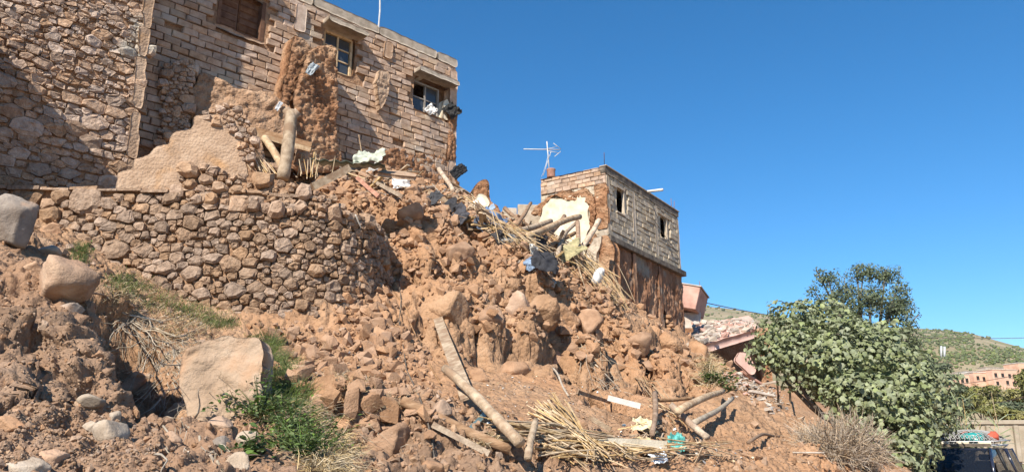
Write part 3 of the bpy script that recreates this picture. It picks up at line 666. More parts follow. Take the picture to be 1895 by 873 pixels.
# pilasters
for (u, v0, v1, w) in ((556, 2, 62, .34), (716, 74, 112, .28)):
    A, z1 = PL1.uv(u, v0); _, z0 = PL1.uv(u, v1)
    rough_slab('pilaster', PL1, [(A-w/2, z0), (A+w/2, z0), (A+w/2, min(z1, ZR-ring_h-.03)), (A-w/2, min(z1, ZR-ring_h-.03))], .3, MUDBLOCK, bh, res=.04, off=.12, amp=.02, clod=0, jag=.02, seed=int(u))
A, z0 = PL1.uv(838, 172)
rough_slab('pilaster', PL1, [(-.30, 8.4), (-.01, 8.4), (-.01, ZR-ring_h-.03), (-.30, ZR-ring_h-.03)], .3, MUDBLOCK, bh, res=.045, off=.075, amp=.025, clod=.01, jag=.02, seed=838)
# concrete lintels that jut out over the openings
for w, pr, ex in ((W2, .42, .22), (W3, .36, .10)):
    rough_slab('lintel', PL1, [(w[0]-ex*.6, w[3]), (w[1]+ex, w[3]), (w[1]+ex, w[3]+.13), (w[0]-ex*.6, w[3]+.13)], .75, CONC, bh, res=.04, off=pr, amp=.012, clod=.012, jag=.015, seed=int(pr*100))
# solid near-black block behind the openings: the rooms' shade put into its colour
wbox('room_shade_block', PL1, LEFT, -.4, 8.2, ZR-.5, -5.3, -2.6, VOID, bh)
def glass_mat():
    m = bpy.data.materials.new('dusty_glass'); m.use_nodes = True; b = m.node_tree.nodes['Principled BSDF']
    b.inputs['Base Color'].default_value = (.05,.055,.06,1); b.inputs['Roughness'].default_value = .12; b.inputs['Specular IOR Level'].default_value = .6; return m
GLASS = glass_mat()
FRAMEW = mat('window_wood', [(.42,.27,.14), (.55,.38,.21), (.62,.46,.28)], 8, .3, 50, var=.1)
FRAMEG = mat('old_grey_frame', [(.20,.18,.16), (.30,.27,.24)], 8, .3, 50, var=.1)
SHUT = mat('brown_shutter', [(.10,.045,.025), (.16,.075,.04), (.20,.10,.055)], 6, .3, 60, var=.15)
def window(parent, pl, w, fm, depth, cols, rows, fw=.06, label=None, pane=None, missing=()):
    a0, a1, z0, z1 = w
    wo = link('window', None, parent) if False else None
    b = MB()
    for (x0, x1, y0, y1) in ((a0, a0+fw, z0, z1), (a1-fw, a1, z0, z1), (a0+fw, a1-fw, z0, z0+fw), (a0+fw, a1-fw, z1-fw, z1)):
        b.add(boxv(pl.at((x0+x1)/2, (y0+y1)/2, -depth), pl.e, pl.n, UP, (x1-x0)/2, .05, (y1-y0)/2), BOXF)
    f = b.build('window_frame', fm, parent)
    if label: f['label'] = label
    iw, ih = (a1-a0-2*fw)/cols, (z1-z0-2*fw)/rows
    for i in range(1, cols):
        x = a0+fw+iw*i; obj('mullion', boxv(pl.at(x, (z0+z1)/2, -depth), pl.e, pl.n, UP, .025, .035, (z1-z0)/2-fw-.002), BOXF, fm, f)
    for j in range(1, rows):
        for i in range(cols):
            x = a0+fw+iw*(i+.5); obj('glazing_bar', boxv(pl.at(x, z0+fw+ih*j, -depth), pl.e, pl.n, UP, iw/2-.027, .025, .018), BOXF, fm, f)
    for i in range(cols):
        for j in range(rows):
            if (i, j) in missing: continue
            obj('pane', boxv(pl.at(a0+fw+iw*(i+.5), z0+fw+ih*(j+.5), -depth-.01), pl.e, pl.n, UP, iw/2-.026, .004, ih/2-.02), BOXF, pane or GLASS, f)
    return f
window(bh, PL1, (W2[0]+.01, W2[1]-.01, W2[2]+.01, W2[3]-.01), FRAMEW, .17, 2, 3, .07, 'pale wooden window frame with dark panes')
window(bh, PL1, (W3[0]+.01, W3[1]-.35, W3[2]+.01, W3[3]-.12), FRAMEG, .20, 2, 2, .05, 'old grey window frame with broken panes', missing=((0, 1),))
# shuttered window in the shade, one leaf ajar
sh = wbox('shutter', PL1, W1[0]+.02, (W1[0]+W1[1])/2-.01, W1[2]+.02, W1[3], -.32, -.27, SHUT, bh)
sh2 = wbox('shutter', PL1, (W1[0]+W1[1])/2+.01, W1[1]-.02, W1[2]+.02, W1[3], -.32, -.27, SHUT, bh)
for k in range(6):
    for par, xa in ((sh, W1[0]+.05), (sh2, (W1[0]+W1[1])/2+.04)):
        z = W1[2]+.06+k*.19; wbox('shutter_panel', PL1, xa, xa+(W1[1]-W1[0])/2-.09, z, z+.14, -.272, -.25, SHUT, par, .006)
for (x0, x1, y0, y1) in ((W1[0]-.03, W1[0]+.06, W1[2], W1[3]), (W1[1]-.06, W1[1]+.04, W1[2], W1[3]), (W1[0]+.06, W1[1]-.06, W1[2]-.03, W1[2]+.05)): wbox('window_frame', PL1, x0, x1, y0, y1, -.34, -.02, SHUT, bh)
rough_slab('window_sill', PL1, [(W1[0]-.1, W1[2]-.09), (W1[1]+.1, W1[2]-.09), (W1[1]+.1, W1[2]), (W1[0]-.1, W1[2])], .3, MUDBLOCK, bh, res=.04, off=.06, amp=.01, clod=0, jag=.01, seed=3)
# torn plaster jamb and loose blocks at the right window
A, Z = PL1.uv(812, 200)
rough_slab('broken_jamb', PL1, [(W3[1]-.33, W3[2]), (W3[1]-.05, W3[2]), (W3[1]-.02, W3[2]+.55), (W3[1]-.12, W3[2]+.8), (W3[1]-.3, W3[2]+.6)], .25, CREAM, bh, res=.035, off=.03, amp=.03, clod=.02, jag=.05, seed=71)
# ---------------------------------------------------------------- broken earth walls in front of the facade
class Cross(Plane): pass
stub = thing('broken_cross_wall', PL1.at(-4.3, 9, .4), 'tall broken red earth wall stub jutting from the brick facade between two windows', 'wall')
o_ = .85
rough_slab('earth_wall', PL1, uvs(PL1, [(534,300), (540,235), (545,180), (560,120), (575,90), (600,80), (622,86), (627,130), (626,220), (632,288), (628,318), (560,322)], o_), 1.0, MUD, stub, res=.042, off=o_, amp=.16, clod=.11, cs=5, jag=.09, seed=52, edge_in=.22)
rough_slab('plaster_face', PL1, uvs(PL1, [(516,205), (530,140), (546,66), (562,72), (578,90), (572,140), (560,210), (540,235)], .6), .6, MUD, stub, res=.04, off=.6, amp=.10, clod=.07, cs=5, jag=.08, seed=53, edge_in=.08)
MUDHANG = rough_slab('hanging_fragment', PL1, uvs(PL1, [(697,150), (705,128), (722,132), (720,165), (712,190), (703,205), (700,180)], .25), .28, PLASTER, stub, res=.035, off=.25, amp=.06, clod=.05, cs=6, jag=.05, seed=54)
MUDP = mat('pale_mud_wall', [(.28,.165,.10), (.39,.245,.155), (.48,.32,.21)], 2.6, .95, 30, var=0, dist=.05, bump2=.5)
lowm = thing('broken_mud_wall', PL1.at(-7, 8.2, .6), 'low broken mud wall with crumbling top below the shuttered window', 'wall')
_o = PL1.at(-7.2, 0, .85); PLW = Plane((_o.x, _o.y), R(66))
rough_slab('earth_wall', PLW, uvs(PLW, [(345,320), (352,240), (356,165), (372,125), (400,138), (440,158), (470,160), (500,165), (540,195), (552,240), (550,300), (470,330)]), .7, MUDP, lowm, res=.042, off=0, amp=.13, clod=.08, cs=4.5, jag=.08, seed=56, edge_in=.12, lean=-.05,
           holes=[uvs(PLW, [(484,252), (500,248), (545,262), (548,300), (490,300)])])
pieces('stone', 'small_stones', stones_on(PLW, uvs(PLW, [(294,270), (300,215), (300,170), (310,118), (330,106), (358,112), (356,150), (350,200), (345,262)]), lambda a, z: .15, rg, proud=.08, gap=1.0, aniso=1.3, sink=.4), HSTONE, lowm)
rough_slab('rubble_core', PLW, uvs(PLW, [(298,300), (302,200), (314,125), (350,120), (352,300)]), .65, MORTAR, lowm, res=.06, off=-.03, amp=.05, clod=.04, jag=.04, seed=57)
# earth foot of the facade at the right corner
foot = thing('collapsed_earth_footing', PL1.at(-1.5, 8.8, .2), 'crumbling bare earth footing under the right corner of the brick house', 'wall')
rough_slab('earth_wall', PL1, uvs(PL1, [(650,330), (668,290), (720,272), (752,268), (775,278), (800,276), (846,290), (850,312), (858,350), (860,385), (760,380), (680,365)], .2), 1.1, MUD, foot, res=.045, off=.22, amp=.14, clod=.10, cs=5, jag=.08, seed=58, edge_in=.2, lean=-.10)
rough_slab('corner_rubble', PL1, uvs(PL1, [(826,300), (832,196), (846,192), (848,230), (842,245), (846,300)], .1), .5, MUD, foot, res=.04, off=.10, amp=.08, clod=.07, cs=6, jag=.07, seed=59, edge_in=.1)
# stepped plaster wall (old stair flank) on the terrace
PLS = Plane((-6.7, 14.55), R(74))
st = thing('stepped_plaster_wall', PLS.at(0, 6.2, 0), 'stepped mud plaster flank of a ruined stair rising to the right on the terrace', 'wall')
stp = uvs(PLS, [(214,352), (218,318), (244,312), (248,292), (272,288), (288,270), (312,266), (318,244), (354,238), (362,216), (398,210), (428,198), (444,210), (442,250), (455,300), (462,352)])
rough_slab('plaster_flank', PLS, stp, .75, PLASTER, st, res=.035, off=0, amp=.05, clod=0, jag=.03, seed=61, edge_in=.05, rim=1)
pieces('stone', 'small_stones', stones_on(PLS, uvs(PLS, [(372,216), (384,206), (428,192), (446,205), (470,240), (470,310), (452,300), (440,248)]), lambda a, z: .16, rg, proud=.10, gap=.95, aniso=1.2, sink=.3), HSTONE, st)
rough_slab('rubble_core', PLS, uvs(PLS, [(376,222), (430,198), (466,240), (470,330), (450,330), (436,250)]), .7, MORTAR, st, res=.06, off=-.02, amp=.04, clod=.04, jag=.03, seed=62)
# roof mast
pt = PL1.at(PL1.uv(708, 30)[0], ZR-.05, -.2)
V, F = tubev([pt, pt+Vector((.02, 0, .7)), pt+Vector((-.02, .02, 1.6))], .025, 6)
tag(obj('roof_pole', V, F, METAL), 'thin pale pole standing up from the brick house roof edge', 'pole')
# ---------------------------------------------------------------- the narrow two-storey house further up
h2 = thing('block_house', PL2.at(2, 6, -1.5), 'narrow two storey house of grey concrete blocks over a scoured earth ground floor', 'building')
ZT, ZF = PL2.uv(1120, 308)[1], PL2.uv(1132, 438)[1]
L2, D2 = 6.95, 2.85
def win2(u0, v0, u1, v1): A, Z1 = PL2.uv(u0, v0); B, Z0 = PL2.uv(u1, v1); return (A, B, Z0, Z1)
X1 = win2(1141, 360, 1157, 400); X1 = (X1[0], X1[0]+.62, X1[2], X1[2]+1.0)
X2 = win2(1222, 408, 1236, 446); X2 = (X2[0], X2[0]+.66, X2[2], X2[2]+1.0)
band = .26
rough_slab('wall_core', PL2, [(0, ZF), (L2, ZF), (L2, ZT-band), (0, ZT-band)], .07, CBLOCK, h2, res=.1, off=-.035, amp=.01, clod=0, jag=.005, seed=80, holes=[rp(X1), rp(X2)])
wbox('end_wall', PL2, L2-.2, L2, ZF, ZT-band, -D2, -.25, CBLOCK, h2)
wbox('back_wall', PL2, 0, L2, ZF, ZT-band, -D2, -D2+.2, CBLOCK, h2)
wbox('room_shade_block', PL2, .3, L2-.3, ZF+.02, ZT-.5, -D2+.3, -.6, VOID, h2)  # solid near-black block paints the room's shade behind the windows
def in2(a, z, e0, e1, z0, z1):
    return not any(e1 > w[0]-.0 and e0 < w[1]+.0 and z1 > w[2]+.05 and z0 < w[3]-.03 for w in (X1, X2))
bl = bricks(PL2, ZF+.02, ZT-band, .02, L2, .42, .2, rg, in2, depth=.02, gap=.010, miss=0, wob=.006)
pieces('block', 'small_blocks', bl, CBLOCK, h2, 300)
for w in (X1, X2):
    wbox('window_jamb', PL2, w[1]-.005, w[1]+.035, w[2]+.02, w[3]-.02, -.09, .012, CONC, h2); wbox('window_head', PL2, w[0]-.08, w[1]+.1, w[3]+.0, w[3]+.1, -.17, .03, CONC, h2)
    wbox('window_sill', PL2, w[0]-.05, w[1]+.05, w[2]-.03, w[2]+.02, -.2, .04, CONC, h2)
for A in (PL2.uv(1172, 380)[0], PL2.uv(1214, 430)[0], .12, L2-.12):
    rough_slab('pillar', PL2, [(A-.09, ZF+.03), (A+.09, ZF+.03), (A+.09, ZT-band-.01), (A-.09, ZT-band-.01)], .2, CONC, h2, res=.05, off=.035, amp=.012, clod=0, jag=.012, seed=int(A*10)+3)
rough_slab('parapet_band', PL2, [(-.05, ZT-band), (L2+.03, ZT-band), (L2+.03, ZT), (-.05, ZT)], .24, DARKC, h2, res=.06, off=.05, amp=.02, clod=.02, jag=.02, seed=83)  # top band in a darker concrete tone than the blocks
wbox('roof', PL2, .2, L2-.05, ZT-.32, ZT-.16, -D2+.05, -.25, CONC, h2)
wbox('parapet_cap', PL2, -.08, L2+.06, ZT+.004, ZT+.05, -.22, .08, CONC, h2, .008)
wbox('floor_slab', PL2, -.03, L2+.3, ZF-.24, ZF-.02, -D2-.02, .14, DARKC, h2, .015)
ZG = 4.4
rough_slab('earth_storey', PL2, [(.05, ZG), (L2+.2, ZG), (L2+.22, ZF-.24), (.03, ZF-.24)], .45, ERODED, h2, res=.055, off=.0, amp=.10, clod=.05, cs=4, jag=.03, seed=84, flute=.11,
           holes=[[(4.35, 5.2), (4.5, 6.9), (5.0, 7.15), (5.35, 6.7), (5.4, 5.2)], [(6.1, 5.1), (6.2, 6.5), (6.75, 6.6), (6.9, 5.1)]])
wbox('end_wall', PL2, L2-.25, L2+.21, ZG, ZF-.24, -D2, -.4, ERODED, h2); wbox('shade_panel', PL2, .1, L2-.3, ZG, ZF-.26, -1.4, -.9, VOID, h2)  # the near-black panel paints in the shade behind the holes
for A in (2.1, PL2.uv(1222, 560)[0]):
    rough_slab('pillar', PL2, [(A-.14, ZG+1.4), (A+.16, ZG+1.2), (A+.13, ZF-.25), (A-.11, ZF-.25)], .25, ERODED, h2, res=.045, off=.06, amp=.05, clod=.03, jag=.05, seed=int(A*13))
# rubble stones washed out at its foot
ft = stones_on(PL2, [(.5, 4.6), (7.0, 4.6), (7.0, 5.7), (5.6, 6.2), (5.2, 7.0), (4.9, 6.0), (3.4, 6.1), (.6, 5.9)], lambda a, z: .23, rg, proud=.2, gap=.95, aniso=1.1, sink=.2)
pieces('foot_stone', 'small_stones', ft, CLOD, h2, 80)
# gable side: parapet bricks, grey blocks, cream plaster of the lost room
GL = PL2L.uv(1001, 333)[0]
wbox('gable_core', PL2L, GL, -.02, ZF, ZT-.02, -.22, -.03, CBLOCK, h2)
zb = PL2L.uv(1050, 352)[1]
pb = bricks(PL2L, zb, ZT-.02, GL, .0, .34, .165, rg, lambda *a: True, depth=.03, gap=.008, miss=0, wob=.01)
pieces('parapet_brick', 'small_bricks', pb, MUDBLOCK, h2, 60)
rough_slab('gable_cap', PL2L, [(GL-.03, ZT-.02), (.02, ZT-.02), (.02, ZT+.04), (GL-.03, ZT+.04)], .28, CONC, h2, res=.05, off=.06, amp=.012, clod=0, jag=.01, seed=87)
gb = bricks(PL2L, ZF+.1, zb-.02, GL+.02, -.3, .40, .19, rg, lambda *a: True, depth=.0, gap=.008, miss=0, wob=.006)
pieces('block', 'small_blocks', gb, CBLOCK, h2, 60)
rough_slab('cream_plaster', PL2L, uvs(PL2L, [(1006,372), (1040,366), (1082,362), (1092,372), (1088,395), (1093,420), (1084,445), (1086,470), (1060,485), (1010,480), (1000,420)]), .04, CREAM, h2, res=.04, off=.07, amp=.02, clod=0, jag=.16, seed=88)
rough_slab('earth_rim', PL2L, uvs(PL2L, [(985,392), (1000,372), (1045,356), (1090,350), (1104,366), (1106,440), (1100,460), (1090,440), (1094,380), (1075,368), (1050,371), (1030,364), (1004,382), (998,400)]), .2, MUD, h2, res=.035, off=.10, amp=.12, clod=.12, cs=5, jag=.2, seed=89, edge_in=.02, rim=1)
rough_slab('red_pillar', PL2L, uvs(PL2L, [(1100,345), (1123,336), (1126,420), (1106,426)]), .15, MUD, h2, res=.035, off=.05, amp=.08, clod=.08, cs=6, jag=.05, seed=90)
rough_slab('corner_earth', PL2L, uvs(PL2L, [(1100,440), (1126,432), (1138,470), (1142,600), (1096,600), (1108,520)]), .5, MUD, h2, res=.05, off=.04, amp=.12, clod=.08, cs=5, jag=.08, seed=91, edge_in=.12)
rough_slab('torn_concrete', PL2L, uvs(PL2L, [(1082,520), (1090,462), (1104,440), (1120,438), (1110,470), (1112,520), (1100,545)]), .2, CONC, h2, res=.04, off=.22, amp=.10, clod=.05, cs=6, jag=.06, seed=92)
wbox('lower_gable', PL2L, GL-.3, -.1, 5.0, ZF-.25, -.5, -.1, MUD, h2)
# roof things
def tube_obj(name, pts, r, m, parent=None, k=6): V, F = tubev(pts, r, k); return obj(name, V, F, m, parent, True)
tb = PL2L.at(PL2L.uv(1017, 322)[0], ZT+.04, -.12)
tin = thing('clay_pot', tb, 'short reddish clay pot on the parapet below the antenna', 'pot')
V, F = tubev([tb+UP*h for h in (0, .02, .05, .28, .33, .36)], [.15, .17, .165, .165, .185, .18], 14); obj('pot_body', V, F, RED, tin, True)
V, F = tubev([tb+UP*.361, tb+UP*.375], [.14, .14], 14); obj('pot_fill', V, F, SOIL, tin, True)
an = thing('tv_antenna', tb+UP*.37, 'white rooftop television antenna with crossed arms above the clay pot', 'antenna')
am = tb+Vector((-.06, .05, 0)); tp = P(1012, 262, am.y)
tube_obj('mast', [am+UP*.3, tp], .022, WHITE, an)
b0, b1 = P(969, 276, am.y-.2), P(1036, 277, am.y+.3)
tube_obj('boom', [b0, b1], .018, WHITE, an)
for (u0, v0, u1, v1) in ((1010,276,1030,272), (1012,279,1034,283), (1024,265,1038,276), (1026,290,1038,280), (1005,325,1020,280)):
    tube_obj('rod', [P(u0, v0, am.y), P(u1, v1, am.y+.15)], .012, WHITE, an)
cabp = [P(1014, 290, am.y-.05), P(1010, 305, am.y-.1), P(1003, 325, am.y-.1), P(1000, 334, am.y-.1)]
tube_obj('cable', cabp, .008, WHITE, an)
for k, (u, h) in enumerate(((1116, .55), (1120, .5), (1246, .5), (1250, .45))):
    pl_a = PL2.uv(u, 330 if u < 1200 else 395)[0]; b = PL2.at(max(.03, min(pl_a, L2-.06)), ZT+.03, -.06)
    tag(tube_obj('reinforcing_bar', [b, b+Vector((rg.uniform(-.04, .04), 0, h))], .012, RUST, None, 5), 'thin rusty reinforcing bar sticking up from the block house parapet', 'rebar', 'reinforcing bars on the block house roof')
b = PL2.at(PL2.uv(1197, 356)[0], ZT+.06, -.1)
pp = P(1226, 351, b.y-.9)
tag(tube_obj('white_pipe', [b+(b-pp)*.25, pp], .055, WHITE, None, 10), 'short white pipe poking out over the block house roof edge', 'pipe')
ca, cz = PL2.uv(1193, 385); cb, cz2 = PL2.uv(1252, 470)
tag(tube_obj('hanging_wire', [PL2.at(ca, cz, .07), PL2.at((ca+cb)/2, (cz+cz2)/2-.08, .08), PL2.at(cb, cz2, .07)], .012, DARKC, None, 5), 'dark wire hanging slantwise across the block house wall', 'wire')
# pale block parapet of the next roof, seen over the debris
c = P(985, 395, 29.5)
nb = thing('low_parapet', c, 'low pale block parapet showing over the debris beside the block house', 'wall')
for (u0, v0, u1, v1, y) in ((930, 386, 956, 430, 29.0), (958, 380, 1000, 430, 29.6)):
    p0, p1 = P(u0, v0, y), P(u1, v1, y); boxo('block_run', (p0+p1)/2, Vector((1, .1, 0)), Vector((-.1, 1, 0)), UP, ((p1.x-p0.x)/2, .12, abs(p0.z-p1.z)/2), CONC, nb, .015)
# ---------------------------------------------------------------- debris: timbers, canes, cloth, boards
def end(u, v, d):
    if isinstance(d, str) and hit(u, v).y > 40: d = 22.0
    if isinstance(d, str): return hit(u, v, float(d))       # resting on the ground, lifted by d
    return P(u, v, d)
def beam(u0, v0, d0, u1, v1, d1, thick, label, m=None, name='timber_pole', cat='timber', group=None, flatw=0, taper=.85, crook=.012, extend=0.0):
    a, b = end(u0, v0, d0), end(u1, v1, d1)
    if extend: b = b+(b-a).normalized()*extend
    dep = (px(a)[2]+px(b)[2])/2; r = thick*.84/FPX*dep/2; rr = random.Random(int(u0*7+v0)); L = (b-a).length; t = (b-a).normalized()
    if flatw:                                               # sawn board: flatw = thickness as a share of its width
        s = t.cross((CAM-(a+b)/2).normalized()).normalized(); n = s.cross(t); V, F = [], []
        for i in range(7):
            f = i/6; w = r*(1+rr.uniform(-.03, .03)); h = r*flatw; c = a.lerp(b, f)+s*.004*math.sin(f*3+u0)*L
            V += [c-s*w-n*h, c+s*w-n*h, c+s*w+n*h, c-s*w+n*h]
        for i in range(6): F += [(i*4+k, i*4+(k+1) % 4, i*4+4+(k+1) % 4, i*4+4+k) for k in range(4)]
        F += [(3, 2, 1, 0), (24, 25, 26, 27)]; V = np.array([v[:] for v in V])
    else:
        n = 12; p = []
        ox = t.cross(UP).normalized() if abs(t.z) < .95 else Vector((1, 0, 0)); oy = t.cross(ox); k1, k2 = rr.uniform(0, 6), rr.uniform(0, 6)
        for i in range(n+1):
            f = i/n; p.append(a.lerp(b, f)+ox*math.sin(f*4.2+k1)*crook*L+oy*math.sin(f*3.3+k2)*crook*L)
        V, F = tubev(p, [r*(1-(1-taper)*i/n)*(1+.035*math.sin(i*1.7+k1)) for i in range(n+1)], 10, .035, rr)
    o = obj(name, V-np.array(a[:]), F, m or WOOD, None, not flatw); o.location = a
    return tag(o, label, cat, group)
g_t = 'poles leaning on the cream wall'
lt = 'stripped roof pole leaning in the heap against the cream plastered wall'
B = beam
B(524,330,14.9,540,208,15.1,27, 'thick upright forked post standing on the terrace edge above the stone wall', taper=1.0, crook=.015, name='upright_post', cat='post')
pa = P(540, 212, 15.1)
for (u, v) in ((529, 203), (552, 206)):
    V, F = tubev([pa+Vector((0, 0, -.08)), P(u, v, 15.08)], [.10, .085], 9); po = obj('fork_stub', V, F, WOOD, bpy.data.objects['upright_post'], True)
    po.matrix_parent_inverse = Matrix.Translation(-bpy.data.objects['upright_post'].location)
B(490,256,15.7,527,318,15.2,17, 'pale cut log leaning out of the dark hole behind the upright post', taper=1)
B(463,238,16.3,578,268,16.0,11, 'brown plank, upper of two, spanning the dark hole behind the upright post', WOODD, 'plank', flatw=.45)
B(470,248,16.2,576,277,15.9,10, 'pale split plank, lower of two, spanning the dark hole behind the upright post', WOOD, 'plank', flatw=.45)
B(578,346,14.9,646,311,15.3,17, 'squared pale beam lying on the rubble beside the corrugated sheet', WOOD, 'wooden_beam', flatw=.8)
B(814,312,21.3,838,372,'.25',11, 'thin pole slanting down the bare earth under the house corner')
B(778,357,'.15',830,344,'.3',10, 'short pole lying across the top of the debris spill', WOOD)
B(826,352,'.3',870,362,'.2',10, 'short grey pole at the top of the debris spill beside the house corner', WOOD)
B(846,352,'.3',905,450,'.3',15, 'long pale plank sliding down the debris spill past the blue jeans', WOOD, 'plank', flatw=.25)
B(792,372,'.25',852,398,'.2',9, 'thin board poking from dark cloths at the head of the debris spill', WOOD, 'plank', flatw=.3)
B(880,398,'.3',930,432,'.25',9, 'brown lath buried in the debris spill', WOODD, 'plank', flatw=.4)
for (a) in ((936,440,'.15',1016,412,23.0,15), (970,444,'.15',1076,404,23.6,15), (1004,466,'.1',1042,398,25.4,12), (1028,482,'.1',1064,410,26.0,10), (1012,474,'.1',1060,428,24.6,11), (1066,412,25.8,1080,480,'.1',11), (1066,476,'.1',1110,408,25.6,13)):
    B(*a, {936: 'shorter of two thick parallel poles jutting toward the cream wall', 970: 'longer of two thick parallel poles crossing in front of the cream wall', 1004: 'brown pole rising behind the two thick parallel poles to the cream wall', 1028: 'thin upright pole standing close against the cream wall', 1012: 'short brown pole crossing under the longer thick pole by the cream wall', 1066: 'brown prop leaning left against the cream wall' if a[6] == 11 else 'stout pole leaning right toward the block house corner'}[a[0]], WOODD if a[6] in (11, 12) else WOOD, group=g_t, taper=.9)
B(936,384,24.6,968,424,'.1',10, 'brown branch propped in the gap beside the block house', WOODD); B(955,424,'.1',985,374,25.6,9, 'slim brown pole standing crooked between earth mound and cream wall', WOODD)
B(812,612,'.25',862,757,'.12',25, 'tall yellowish board leaning on the earth slope with a dark shadow beside it', WOOD, 'plank', flatw=.16)
B(820,730,'.35',965,885,'.35',23, 'thick pale pole lying across the brown log on the slope', WOOD, taper=1.05)
B(742,777,'.2',945,866,'.2',25, 'thick brown weathered log lying on the slope below the yellowish board', WOODD, taper=.9)
B(800,806,'.12',905,858,'.1',13, 'split pale plank under the brown weathered log', WOOD, 'plank', flatw=.3)
B(868,812,'.1',905,772,'.1',11, 'greenish painted board beside the yellowish board foot', flat('green_paint_wood', (.17,.25,.25)), 'plank', flatw=.25)
B(978,885,'.2',990,829,'.3',18, 'short grey stake standing among the cane bundles', WOOD)
B(1255,806,'.25',1350,746,'.35',15, 'crooked pale branch, upper of two, pointing up the slope', WOOD, crook=.03); B(1285,812,'.2',1362,767,'.35',12, 'straight grey branch, lower of two, pointing up the slope', ROOT)
B(1244,787,'.3',1312,843,'.25',17, 'stout pale pole propped in the litter heap by the green bag', WOOD); B(1216,770,'.35',1208,832,'.2',13, 'upright brown stick behind the litter heap', WOODD)
B(1212,775,'.3',1284,771,'.3',9, 'thin brown stick lying level above the litter heap', WOODD); B(1108,846,'.2',1235,852,'.2',16, 'long flat cream board lying in front of the litter heap', CREAM, 'plank', flatw=.2)
B(1126,767,'.25',1186,777,'.2',12, 'white painted board with peeled edge above the litter heap', WHITE, 'plank', flatw=.3); B(1372,836,'.06',1458,803,'.06',7, 'thin dead branch lying on bare soil beside the dry brush', WOODD, 'branch', 'branch', crook=.04)
B(1090,792,'.15',1130,812,'.12',10, 'short lath stuck in the soil behind the litter heap', WOOD, 'plank', flatw=.3); B(1070,735,'.1',1130,755,'.1',8, 'thin half buried lath on the slope', WOOD, 'plank', flatw=.3)
B(150,556,'.06',190,557,'.06',6, 'short square stick lying beside the big rounded boulder', WOODD, 'stick', 'stick')
B(690,352,'.25',745,378,'.2',8, 'thin lath on the rubble below the brown slab', WOOD, 'plank', flatw=.4); B(735,345,'.35',775,318,'.5',5, 'slim cane sticking up beside the brown slab', CANE, 'stick', 'stick')
B(660,345,'.25',700,378,'.2',9, 'red brown board end among rubble on the terrace edge', RED, 'plank', flatw=.5)
B(1020,690,'.08',1055,735,'.05',5, 'thin bleached stick lying on the bare slope', ROOT, 'stick', 'stick')
# canes
def canes(name, label, rows, n, seed, r=.009, spread=.12, lift=.12, group=None):
    """rows: list of ((u0,v0),(u1,v1)) strips that the canes run along"""
    rr = random.Random(seed); c0 = hit(*rows[0][0]); t = thing(name, c0, label, 'cane bundle', group)
    for k in range(n):
        (u0, v0), (u1, v1) = rr.choice(rows)
        a, b = hit(u0+rr.gauss(0, 5), v0+rr.gauss(0, 4), lift*rr.uniform(.3, 1.7)), hit(u1+rr.gauss(0, 7), v1+rr.gauss(0, 6), lift*rr.uniform(.3, 1.8))
        a += Vector((rr.gauss(0, spread), rr.gauss(0, spread), 0)); b += Vector((rr.gauss(0, spread), rr.gauss(0, spread), 0))
        m = (a+b)/2+Vector((0, 0, (a-b).length*rr.uniform(-.01, .05))); V, F = tubev([a, m, b], [r*rr.uniform(.7, 1.3), r, r*.7], 5)
        obj('cane', V, F, CANE, t)
    return t
canes('cane_bundle', 'fan of long yellow canes spread down the slope below the bare earth', [((1000,765),(1090,850)), ((1020,752),(1085,840)), ((985,775),(1100,855)), ((1040,770),(1110,860)), ((1010,790),(1120,862))], 70, 3, spread=.06)
canes('cane_bundle', 'yellow canes lying level across the foot of the slope behind the grey stake', [((905,808),(1120,842)), ((925,822),(1140,836)), ((1000,842),(1110,838)), ((940,818),(1060,835)), ((1010,856),(1130,850))], 64, 4, spread=.07)
canes('cane_bundle', 'tangle of short canes at the bottom edge of the slope under the cream board', [((1000,850),(1090,868)), ((1090,835),(1105,872)), ((1120,850),(1180,872)), ((1150,858),(1240,866)), ((1230,856),(1350,850))], 46, 14, spread=.08, lift=.15)
canes('cane_bundle', 'few loose canes sliding down bare soil toward the crooked branch', [((1172,700),(1262,788)), ((1180,700),(1240,775)), ((1200,745),(1262,790))], 12, 5, spread=.08, lift=.06)
canes('cane_bundle', 'mass of pale canes spilling from the roof debris toward the white sack', [((1000,450),(1080,500)), ((1030,455),(1110,545)), ((1050,470),(1135,560)), ((1075,480),(1150,570)), ((990,455),(1060,510)), ((1090,500),(1145,575))], 120, 6, r=.009, spread=.3, lift=.2)
canes('cane_bundle', 'short broken canes sticking out of the heap beneath the leaning poles', [((900,430),(960,470)), ((960,460),(1010,500)), ((870,390),(930,440)), ((930,440),(990,470))], 60, 16, r=.012, spread=.25, lift=.3)
def upcanes(name, label, c, n, seed, tilt, ln, r=.012, y=15.2):
    rr = random.Random(seed); b = P(c[0], c[1], y); t = thing(name, b, label, 'cane bundle')
    for k in range(n):
        p = b+Vector((rr.gauss(0, .12), rr.gauss(0, .1), 0)); q = p+Vector((tilt[0]+rr.gauss(0, .12), tilt[1]+rr.gauss(0, .12), 1)).normalized()*ln*rr.uniform(.6, 1.1)
        V, F = tubev([p, (p+q)/2+Vector((rr.gauss(0, .01), 0, 0)), q], [r, r*.9, r*.7], 5); obj('cane', V, F, CANE, t)
upcanes('cane_bundle', 'stiff yellow canes leaning left beside the upright post', (492, 322), 26, 7, (-.75, .1), .72)
upcanes('cane_bundle', 'thin yellow canes standing upright to the right of the upright post', (573, 326), 16, 8, (-.05, .1), .55)
